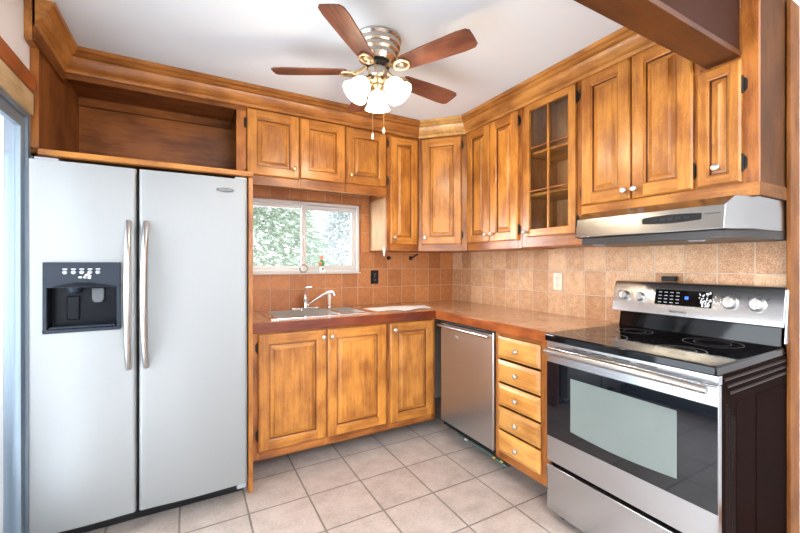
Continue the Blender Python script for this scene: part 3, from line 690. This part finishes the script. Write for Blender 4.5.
bd.prism([(-2.064 + .042 * math.cos(2 * math.pi * k / n), 1.640 + .010 * math.sin(2 * math.pi * k / n)) for k in range(n)], -.8085, -.8005, 'y', BADGE)
bdo = build('badge', bd, dr, bevel=0.001)

def text(name, s, size, parent, loc, rot, mat, ext=.0003):
    c = bpy.data.curves.new(name, 'FONT'); c.body = s; c.size = size; c.extrude = ext; c.align_x = 'CENTER'; c.align_y = 'CENTER'; c.materials.append(mat)
    tmp = bpy.data.objects.new('tmp', c); COL.objects.link(tmp); bpy.context.view_layer.update()
    me = bpy.data.meshes.new_from_object(tmp.evaluated_get(bpy.context.evaluated_depsgraph_get())); bpy.data.objects.remove(tmp)
    M = Matrix.Translation(loc) @ rot.to_matrix().to_4x4()
    me.transform(FR[parent.name].inverted() @ M)
    o = bpy.data.objects.new(name, me); COL.objects.link(o); o.parent = parent; FR[o.name] = FR[parent.name]
    return o
from mathutils import Euler
text('lettering', 'FRIGIDAIRE', .0115, bdo, (-2.064, -.8089, 1.640), Euler((R(90), 0, 0)), LGREY)

# ------------------------------------------------------------------ dishwasher
dw = thing('dishwasher', (-0.62, -0.95, 0), 0, 'stainless steel dishwasher set in the corner under the counter', 'dishwasher')
build('tub', MB().box(-0.612, -0.05, -1.232, -0.696, 0.10, 0.850, BLACK), dw)
dwd = build('door', MB().box(-0.637, -0.6125, -1.234, -0.694, 0.138, 0.848, STEELD), dw, bevel=0.005, seg=3)
build('control_strip', MB().box(-0.6395, -0.6372, -1.229, -0.699, 0.835, 0.846, BLACK), dwd)
hb = MB().tube([(-.668, -.705, .822), (-.672, -.80, .822), (-.674, -.965, .822), (-.672, -1.13, .822), (-.668, -1.222, .822)], .0085, HANDLE, 12)
for y in (-.722, -1.206): hb.tube([(-.637, y, .822), (-.669, y, .822)], .007, HANDLE, 10)
build('handle', hb, dwd)
build('badge', MB().box(-.6385, -.6372, -.895, -.862, .757, .770, LGREY), dwd)
build('toe_panel', MB().box(-.315, -.300, -1.230, -.698, 0.0, .0995, KICK), dw)
cab = thing('floor_cable', (-0.51, -0.95, 0), 0, 'loose dark cable with yellow connectors on the floor under the dishwasher', 'cable')
build('cable', MB().tube([(-.50, -.71, .012), (-.515, -.80, .02), (-.505, -.90, .012), (-.522, -1.0, .03), (-.510, -1.10, .012), (-.528, -1.18, .018), (-.515, -1.225, .010)], .0045, TEAL, 8), cab)
for (y, zz, mt) in ((-.825, .020, WHITE), (-1.105, .016, YEL), (-1.17, .019, YEL)):
    build('connector', MB().lathe([(.006, 0), (.008, .008), (.006, .022)], (-.522 if y > -1 else -.518, y, zz), (0, -1, .1), mt, 10), cab)

# ------------------------------------------------------------------ electric range
SY, SE = -1.648, -2.350
rg = thing('electric_range', (-0.35, -2.0, 0), 0, 'stainless and black freestanding electric range with black glass cooktop and oven window', 'stove')
build('oven_body', MB().box(-0.640, -0.025, SE + .006, SY - .006, 0.03, 0.880, SIDEBR), rg, bevel=0.003)
# right side panel with stamped ribs
sp_ = MB(); ys = SE + .0055
sp_.box(-0.642, -0.026, SE + .001, ys, 0.03, 0.880, SIDEBR)
for i in range(4): sp_.tube([(-0.612 + .020 * i, SE + .001, .05), (-0.612 + .020 * i, SE + .001, .775 - .018 * i)], .0045, RIB, 8)
for i in range(3): sp_.tube([(-0.630 + .02 * i, SE + .001, .862 - .026 * i), (-0.03, SE + .001, .862 - .026 * i)], .0050, RIB, 8)
sp_.box(-0.37, -0.362, SE - .002, SE + .001, .05, .775, SIDEBR)
sp_.box(-0.535, -0.05, SE - .0005, SE + .001, .05, .770, SIDEBR)
build('side_panel', sp_, rg)
for y in (SY - .05, SE + .05):
    for x in (-.6, -.08): build('foot', MB().lathe([(.018, 0), (.018, .010), (.009, .010), (.009, .0295)], (x, y, 0), (0, 0, 1), BLACK, 12), rg)
ckt = build('cooktop', MB().box(-0.684, -0.082, SE, SY, 0.8805, 0.915, BLKGLASS), rg, bevel=0.006, seg=3)
for (x, y, r) in ((-.50, -1.83, .105), (-.50, -2.16, .085), (-.23, -1.83, .080), (-.23, -2.16, .105)):
    mb = MB(); n = 48
    for r0, r1 in ((r - .0015, r), (r * .62 - .0012, r * .62)):
        V = [(x + rr * math.cos(2 * math.pi * k / n), y + rr * math.sin(2 * math.pi * k / n), .9153) for rr in (r0, r1) for k in range(n)]
        mb.add(V, [(k, (k + 1) % n, (k + 1) % n + n, k + n) for k in range(n)], LGREY)
    build('burner_ring', mb, ckt)
# backguard: black lower riser, leaning stainless console
build('riser', MB().prism([(-0.0815, .885), (-0.0815, .918), (-0.068, .995), (-0.02, .995), (-0.02, .885)], SE + .012, SY - .012, 'y', BLKGLASS), rg, bevel=0.002)
con = build('control_console', MB().prism([(-0.098, .9955), (-0.066, 1.148), (-0.055, 1.162), (-0.02, 1.165), (-0.02, .9955)], SE - .001, SY + .020, 'y', STEELX), rg, bevel=0.004, seg=3)
tag(con, 'stainless control console')
build('end_cap', MB().prism([(-0.100, .93), (-0.066, 1.152), (-0.05, 1.167), (-0.018, 1.168), (-0.018, .93)], SE - .008, SE - .0015, 'y', STEELX), rg, bevel=0.002)
sl = (0.066 - .098) / (1.148 - .9955)
def cx(zz): return -0.098 - sl * (zz - .9955)
nrm = Vector((-1, 0, -sl * 1.0)).normalized(); nrm = Vector((-(1.148 - .9955), 0, -(-.066 + .098) * -1)).normalized()
def on_console(mb_fn): pass
for i, (y, zz) in enumerate(((-1.695, 1.083), (-1.778, 1.081), (-2.170, 1.082), (-2.264, 1.082))):
    r = .026 if i < 2 else .031
    o = Vector((cx(zz) - .0005, y, zz))
    k = build('knob', MB().lathe([(r, 0), (r, .004), (r * .86, .008), (r * .80, .022), (r * .7, .026), (1e-5, .0265)], o, nrm, SILVER, 24), con)
    up = Vector((nrm.z, 0, -nrm.x)).normalized(); 
    if up.z < 0: up = -up
    q = [o + nrm * .0268 + up * a + Vector((0, b_, 0)) for a, b_ in ((-r * .8, -r * .14), (-r * .8, r * .14), (r * .8, r * .14), (r * .8, -r * .14))]
    q2 = [p + nrm * .007 for p in q]
    build('grip', MB().add(q + q2, [(4, 5, 6, 7), (0, 1, 5, 4), (1, 2, 6, 5), (2, 3, 7, 6), (3, 0, 4, 7), (3, 2, 1, 0)], HANDLE), con)
    for a in (-.9, 0, .9):
        c_ = o + nrm * .0012 + up * ((r + .012) * math.cos(a)) + Vector((0, -(r + .012) * math.sin(a), 0))
        build('marking', MB().lathe([(.0028, 0), (.0028, .0006)], c_ - nrm * .001, nrm, BLACK, 8), con)
dsp = MB(); zz0, zz1 = 1.050, 1.126
def quad(y0, y1, a0, a1, off):
    return [Vector((cx(a0), y0, a0)) + nrm * off, Vector((cx(a0), y1, a0)) + nrm * off, Vector((cx(a1), y1, a1)) + nrm * off, Vector((cx(a1), y0, a1)) + nrm * off]
dsp.add(quad(-1.852, -2.100, zz0, zz1, -.002) + quad(-1.852, -2.100, zz0, zz1, .0014), [(4, 5, 6, 7), (0, 1, 5, 4), (1, 2, 6, 5), (2, 3, 7, 6), (3, 0, 4, 7), (3, 2, 1, 0)], BLKGLASS)
do = build('control_display', dsp, con)
mb = MB()
for r_ in range(4):
    for c_ in range(4):
        y = -1.868 - .027 * c_; zc = 1.062 + .017 * r_
        mb.add(quad(y, y - .015, zc - .002, zc + .002, .0020), [(0, 1, 2, 3)], LGREY)
build('key_marking', mb, do)
build('clock_digit', MB().add(quad(-1.988, -2.004, 1.083, 1.097, .0021), [(0, 1, 2, 3)], BLUE), do)
mb = MB(); random.seed(3)
for k in range(46):
    y = -2.046 - random.random() * .050; zc = 1.055 + random.random() * .066; a = random.uniform(.003, .007)
    mb.add(quad(y, y - a, zc - a * .6, zc + a * random.uniform(.3, .9), .0021 + .00002 * k), [(0, 1, 2, 3)], WHITE)
build('sticker_residue', mb, do)
rot = Matrix((Vector((0, -1, 0)), up, nrm)).transposed()
text('lettering', 'FRIGIDAIRE', .015, con, Vector((cx(1.018), -1.962, 1.018)) + nrm * .0008, rot.to_euler(), DISP)
# front
build('vent_trim', MB().box(-0.668, -0.6405, SE, SY, 0.848, 0.8800, STEELX), rg, bevel=0.002)
od = build('oven_door', MB().box(-0.668, -0.6405, SE + .001, SY - .001, 0.286, 0.8475, STEELX), rg, bevel=0.004)
vm = MB()
for y in (-1.83, -1.92, -2.02, -2.12): vm.box(-.6692, -.6682, y - .036, y + .036, .8625, .866, BLACK)
build('vent_slot', vm, rg)
g0, g1 = SE + .002, SY - .004
og = MB(); og.box(-0.6715, -0.6682, g0, g1, .412, .776, OVENGLASS)
ogo = build('door_glass', og, od)
wv = [(-1.785, .724), (-2.226, .724), (-2.226, .476)] + [(-2.226 + .441 * k / 10, .476 - .012 * math.sin(math.pi * k / 10)) for k in range(1, 10)] + [(-1.785, .476)]
build('oven_window', MB().prism(wv, -.6726, -.6716, 'x', OVENWIN), ogo)
hb = MB().tube([(-.720, SY - .034, .838), (-.722, -1.80, .841), (-.724, -2.0, .842), (-.722, -2.2, .841), (-.720, SE + .014, .838)], [.014, .015, .015, .015, .014], HANDLE, 14)
for y in (SY - .050, SE + .050): hb.tube([(-.667, y, .838), (-.719, y, .838)], .009, HANDLE, 10)
build('handle', hb, od)
build('storage_drawer', MB().box(-0.668, -0.6405, SE + .001, SY - .001, 0.045, 0.270, STEELX).box(-.672, -.668, SE + .001, SY - .001, .255, .270, STEELX), rg, bevel=0.003)
# ------------------------------------------------------------------ range hood
hd = thing('range_hood', (-0.25, -2.0, 1.357), 0, 'stainless under-cabinet range hood above the cooktop', 'range hood')
H0, H1 = -1.632, -2.346
def hood_ring(zz, front, fr2):
    return [(-.010, H0, zz), (-.010, H1, zz), (fr2, H1, zz), (front, H1 + .048, zz), (front, H0 - .048, zz), (fr2, H0, zz)]
r0 = hood_ring(1.372, -.480, -.350); r1 = hood_ring(1.392, -.494, -.352); r2 = hood_ring(1.484, -.478, -.350)
def hood_top(zz, fx, off=.012):
    vx, vy = -.128 / .1367, .048 / .1367; px, py = -.350 + .351 * off, H1 + .936 * off
    t1 = (H1 + .002 - py) / vy; t2 = (fx - px) / vx
    a, b_ = (px + vx * t1, H1 + .002), (fx, py + vy * t2); m_ = H0 + H1
    return [(-.010, H0 - .002, zz), (-.010, H1 + .002, zz), (*a, zz), (*b_, zz), (b_[0], m_ - b_[1], zz), (a[0], m_ - a[1], zz)]
r3 = hood_top(1.5205, -.42)
mb = MB(); n = 6
for A, B in ((r1, r2), (r2, r3)): mb.add(A + B, [(i, (i + 1) % n, (i + 1) % n + n, i + n) for i in range(n)], STEELH)
mb.add(r3, [tuple(range(n))], STEELH); mb.add(r1, [tuple(range(n - 1, -1, -1))], BLACK)
build('hood_shell', mb, hd, bevel=0.002)
hu = MB().prism([(-.010, H0 - .001), (-.010, H1 + .001), (-.36, H1 + .001), (-.455, H1 + .06), (-.455, H0 - .06), (-.36, H0 - .001)], 1.357, 1.3915, 'z', HOODDK)
hub_ = build('filter_housing', hu, hd, bevel=0.002)
for y in (-1.76, -2.18): build('lamp_lens', MB().lathe([(.030, 0), (.028, .004), (.02, .006)], (-.415, y, 1.3565), (0, 0, -1), LGREY, 20), hd)
pn = MB(); n = 10; pts = []
for k in range(n + 1):
    u = k / n; pts.append((-2.006 - .218 * u, 1.434 - .006 * math.sin(math.pi * u)))
for k in range(n, -1, -1):
    u = k / n; pts.append((-2.006 - .218 * u, 1.458 + .006 * math.sin(math.pi * u)))
def hx(zz): return -.494 + (.016) * (zz - 1.392) / .092
V = [(hx(q) - .003, p, q) for p, q in pts] + [(hx(q) + .002, p, q) for p, q in pts]; m_ = len(pts)
pn.add(V, [tuple(range(m_)), tuple(range(2 * m_ - 1, m_ - 1, -1))] + [(i, (i + 1) % m_, (i + 1) % m_ + m_, i + m_) for i in range(m_)], BLACK)
cp = build('control_panel', pn, hd)
for k in range(5): build('button', MB().box(hx(1.442) - .0045, hx(1.442) - .0025, -2.055 - .03 * k - .008, -2.055 - .03 * k + .008, 1.442, 1.450, DISP), cp)
build('marking', MB().box(hx(1.452) - .0012, hx(1.452) - .0002, -2.285, -2.235, 1.4525, 1.4545, DISP), hd)

# ------------------------------------------------------------------ ceiling fan
CX, CY = -1.398, -1.222
fan = thing('ceiling_fan', (CX, CY, ZC), 0, 'brushed nickel ceiling fan with five reddish wood blades and lit glass shades', 'ceiling fan')
build('motor_housing', MB().lathe([(.120, 0), (.122, -.012), (.114, -.022), (.114, -.044), (.104, -.050), (.106, -.070), (.094, -.078), (.094, -.098), (.074, -.112), (.060, -.118)], (CX, CY, ZC - .0006), (0, 0, 1), NICKEL, 40), fan)
build('flywheel', MB().lathe([(.060, 0), (.064, -.004), (.064, -.014), (.05, -.018)], (CX, CY, ZC - .1195), (0, 0, 1), BLACKM, 32), fan)
build('switch_housing', MB().lathe([(.047, 0), (.050, -.006), (.050, -.048), (.044, -.056), (.03, -.060)], (CX, CY, ZC - .1385), (0, 0, 1), NICKEL, 32), fan)
zb = 2.222
for k in range(5):
    a = R(8 + 72 * k); ca, sa = math.cos(a), math.sin(a); tilt = R(-12)
    def W3(r, s, h): return (CX + r * ca - (s * math.cos(tilt)) * sa, CY + r * sa + (s * math.cos(tilt)) * ca, zb + h + s * math.sin(tilt))
    out = [(.150, -.040), (.165, -.046), (.30, -.054), (.46, -.060), (.505, -.056), (.520, -.042), (.522, 0), (.520, .042), (.505, .056), (.46, .060), (.30, .054), (.165, .046), (.150, .040)]
    # each blade is its own small frame so the grain runs along it
    e = bpy.data.objects.new('blade', None)
    bl = MB(); n = len(out)
    bl.add([(r, s, .0045) for r, s in out] + [(r, s, -.0015) for r, s in out], [tuple(range(n)), tuple(range(2 * n - 1, n - 1, -1))] + [(i, (i + 1) % n, (i + 1) % n + n, i + n) for i in range(n)], BLADE)
    bpy.data.objects.remove(e)
    b_ = build('blade', bl, None, bevel=0.001)
    b_.parent = fan; b_.location = (0, 0, zb - ZC); b_.rotation_euler = Euler((tilt, 0, a), 'XYZ')
    FR[b_.name] = FR[fan.name] @ Matrix.Translation((0, 0, zb - ZC)) @ Euler((tilt, 0, a), 'XYZ').to_matrix().to_4x4()
    # cast blade iron: arm, then an open scrolled loop under the blade
    mb = MB().tube([(.056, 0, .028), (.085, 0, .010), (.115, 0, -.006)], [.010, .009, .010], BRASS, 10)
    L = [(.150 + .040 * math.cos(t), .030 * math.sin(t), -.007) for t in [2 * math.pi * i / 16 for i in range(17)]]
    mb.tube(L, .0075, BRASS, 8)
    mb.ball((.150, 0, -.006), .012, BRASS, sz=.5, n=8)
    build('blade_iron', mb, b_, True)
zf = ZC - .1990
build('lamp_fitter', MB().lathe([(.032, 0), (.036, -.010), (.024, -.022), (.026, -.036), (.014, -.050), (1e-5, -.052)], (CX, CY, zf), (0, 0, 1), BRASS, 24), fan)
for k in range(3):
    a = math.atan2(-2.9423 - CY, -2.2254 - CX) + 2 * math.pi * (k + .5) / 3
    d = Vector((math.cos(a), math.sin(a), 0)); ax = (d * .62 + Vector((0, 0, -.78))).normalized()
    o = Vector((CX, CY, zf - .016)) + d * .058 + Vector((0, 0, .004))
    arm = build('lamp_arm', MB().tube([Vector((CX, CY, zf - .016)) + d * .018, Vector((CX, CY, zf - .010)) + d * .045, o], .008, BRASS, 10).lathe([(.018, -.002), (.022, .012), (.018, .020)], o, ax, BRASS, 18), fan)
    sh = build('lamp_shade', MB().lathe([(.021, .018), (.032, .024), (.045, .042), (.051, .066), (.053, .084), (.060, .100), (.067, .110), (.0655, .110), (.058, .099), (.050, .084), (.048, .066), (.042, .042), (.030, .027), (.021, .020)], o, ax, SHADE, 32), arm)
    build('bulb', MB().ball(o + ax * .062, .024, BULB, n=12), arm)
    ld = bpy.data.lights.new('fan_bulb_light', 'POINT'); ld.energy = 9; ld.color = (1, .80, .55); ld.shadow_soft_size = .03
    lo = bpy.data.objects.new('fan_bulb_light', ld); COL.objects.link(lo); lo.location = o + ax * .118
for (dx, dy, L_) in ((-.021, .012, .275), (.028, -.016, .245)):
    zt = ZC - .196
    pc = build('pull_chain', MB().tube([(CX + dx, CY + dy, zt), (CX + dx, CY + dy, zt - L_)], .0016, BRASS, 6), fan)
    build('chain_pull', MB().lathe([(.003, 0), (.006, -.008), (.0065, -.022), (.004, -.028), (1e-5, -.029)], (CX + dx, CY + dy, zt - L_), (0, 0, 1), IVORY, 12), pc)

# ------------------------------------------------------------------ small things
def outlet(name, loc, rz, pm, dm, label):
    t = thing(name, loc, rz, label, 'outlet')
    build('face_plate', MB().box(-.036, .036, -.006, -.0005, -.058, .058, pm), t, True, 0.002)
    for z in (-.024, .024):
        rc = build('receptacle', MB().prism([(-.016, z - .008), (-.010, z - .015), (.010, z - .015), (.016, z - .008), (.016, z + .008), (.010, z + .015), (-.010, z + .015), (-.016, z + .008)], -.0085, -.006, 'y', pm), t, True)
        build('slot', MB().box(-.007, -.005, -.0088, -.0085, z - .004, z + .007, dm).box(.005, .007, -.0088, -.0085, z - .004, z + .007, dm).lathe([(.0025, 0), (.0025, .0003)], (0, -.0085, z - .009), (0, -1, 0), dm, 8), rc, True)
    build('screw', MB().lathe([(.003, 0), (.002, .001)], (0, -.006, 0), (0, -1, 0), dm, 8), t, True)
outlet('wall_outlet', (-.843, -.0085, 1.146), 0, BLACK, LGREY, 'black wall outlet on the tiles right of the sink window')
outlet('wall_outlet', (-.0085, -1.194, 1.138), RR, IVORY, BLACK, 'ivory wall outlet on the tiles under the glass-door cabinet')
for (x, lab, ext) in ((-.708, 'black wall hook on the tiles below the narrow cabinet, nearer the window', 0), (-.485, 'black wall hook with raised arm on the tiles below the angled corner cabinet', 1)):
    t = thing('wall_hook', (x, -.0085, 1.309), 0, lab, 'hook', 'black hooks under the wall cabinets')
    build('rosette', MB().lathe([(.018, 0), (.018, .004), (.012, .009), (.008, .022)], (0, -.0005, 0), (0, -1, 0), BLACKM, 16), t, True)
    if ext: build('arm', MB().tube([(0, -.020, 0), (.025, -.03, .016), (.055, -.035, .036)], [.007, .007, .008], BLACKM, 10), t, True)
    else: build('arm', MB().tube([(0, -.020, 0), (0, -.034, 0)], [.007, .010], BLACKM, 10), t, True)
t = thing('cabinet_clip', (-.902, -.30, 1.345), 0, 'small white plastic clip hanging at the bottom edge of the narrow wall cabinet', 'clip')
build('clip_body', MB().box(-.904, -.8925, -.312, -.290, 1.342, 1.388, WHITE), t, bevel=0.003)
build('clip_loop', MB().tube([(-.898, -.301, 1.342), (-.898, -.311, 1.330), (-.898, -.301, 1.320), (-.898, -.291, 1.330), (-.898, -.300, 1.3415)], .003, WHITE, 8), t)
# window sill things
zs = WZ0 + .001
fg = thing('figurine', (-1.306, -.017, zs), 0, 'small white figurine with orange and green top on the window sill', 'figurine')
build('base_jar', MB().lathe([(.026, 0), (.030, .01), (.029, .032), (.020, .046), (.014, .052)], (-1.306, -.008, zs), (0, 0, 1), WHITE, 20), fg)
build('spot', MB().ball((-1.306, -.037, zs + .030), .009, BLACK, sy=.35, sz=.7, n=10), fg)
build('body', MB().lathe([(.013, 0), (.025, .012), (.023, .032), (.012, .046)], (-1.306, -.008, zs + .0525), (0, 0, 1), GREEN, 16).ball((-1.320, -.022, zs + .072), .015, ORANGE, n=8), fg)
build('head', MB().ball((-1.306, -.010, zs + .110), .016, SKIN, n=12).lathe([(.017, .008), (.010, .020), (1e-5, .026)], (-1.306, -.008, zs + .110), (0, 0, 1), ORANGE, 12), fg)
wr = thing('wire_holder', (-1.452, -.017, zs), 0, 'small bent metal wire holder standing on the window sill left of the figurine', 'holder')
pts = [(-1.452 + .030 * math.cos(t_), -.016 + .004 * math.sin(2 * t_), zs + .034 + .028 * math.sin(t_)) for t_ in [2 * math.pi * i / 20 for i in range(21)]]
build('ring', MB().tube(pts, .0045, WIRE, 8), wr)
build('base', MB().lathe([(.020, 0), (.020, .004), (.008, .007)], (-1.452, -.014, zs), (0, 0, 1), WIRE, 14), wr)
bx = MB().box(-.052, -.022, -1.931, -1.866, 1.1690, 1.1945, BLACK)
tag(build('timer_box', bx, bevel=0.003), 'small black plastic box standing on top of the range console', 'box')

# ------------------------------------------------------------------ outside: snow, deck, rail, firs
og_ = struct('ground_outside', MB().box(-30, 30, 0.5, 45, -1.0, -0.9, SNOW).box(-40, -3.2, -30, 0.5, -1.0, -0.9, SNOW))
dk = MB()
for i in range(26): dk.box(-6.2, -2.96, -4.0 + .16 * i, -4.0 + .16 * i + .15, -.14, -.10, DECK)
struct('deck_outside', dk)
rl = thing('deck_railing', (-6.1, -1.5, -.1), 0, 'weathered wooden deck railing seen through the sliding glass door', 'railing')
build('top_rail', MB().box(-6.15, -6.05, -4, .16, .78, .84, RAILW), rl)
build('bottom_rail', MB().box(-6.12, -6.08, -4, .16, .02, .08, RAILW), rl)
for i in range(5): build('post', MB().box(-6.15, -6.06, -4 + 1.03 * i, -4 + 1.03 * i + .09, -.0995, .78, RAILW), rl)
def fir(x, y, h, rad, n, seed, label, mat):
    rnd = random.Random(seed)
    t = thing('fir_tree', (x, y, -.9), 0, label, 'tree', 'firs outside the windows')
    build('trunk', MB().tube([(x, y, -.9), (x, y, -.9 + h * .5), (x, y, -.9 + h * .97)], [.16, .09, .02], BARK, 8), t)
    V = []; F = []
    for k in range(n):
        u = rnd.random() ** .75; zc = -.9 + h * (.04 + .95 * u); r = rad * (1 - u) * math.sqrt(rnd.uniform(.05, 1)) + .05; a = rnd.uniform(0, 2 * math.pi)
        c = Vector((x + r * math.cos(a), y + r * math.sin(a), zc - .25 * r * .6))
        d = Vector((math.cos(a) + rnd.uniform(-.5, .5), math.sin(a) + rnd.uniform(-.5, .5), rnd.uniform(-.6, .25))).normalized() * rnd.uniform(.07, .15)
        s = Vector((-d.y, d.x, rnd.uniform(-.08, .08))) * rnd.uniform(.25, .5)
        i = len(V); V += [c - d * .4 - s * .3, c + s * .8, c + d, c - s * .8]; F.append((i, i + 1, i + 2, i + 3))
    mb = MB().add(V, F, mat)
    me = bpy.data.meshes.new('foliage'); M = FR[t.name].inverted()
    me.from_pydata([tuple(M @ v) for v in V], [], F); me.materials.append(mat)
    f = bpy.data.objects.new('foliage', me); COL.objects.link(f); f.parent = t; f['kind'] = 'stuff'
fir(-1.2, 5.2, 6.0, 2.7, 24000, 1, 'bushy green fir tree outside the left half of the sink window', NEEDLE)
fir(2.6, 9.0, 6.0, 2.4, 12000, 2, 'pale haze-whitened fir tree outside the right half of the sink window', NEEDLE2)
fir(-9.5, 3.2, 7.5, 2.0, 6000, 3, 'fir tree beyond the deck railing outside the sliding door', NEEDLE2)
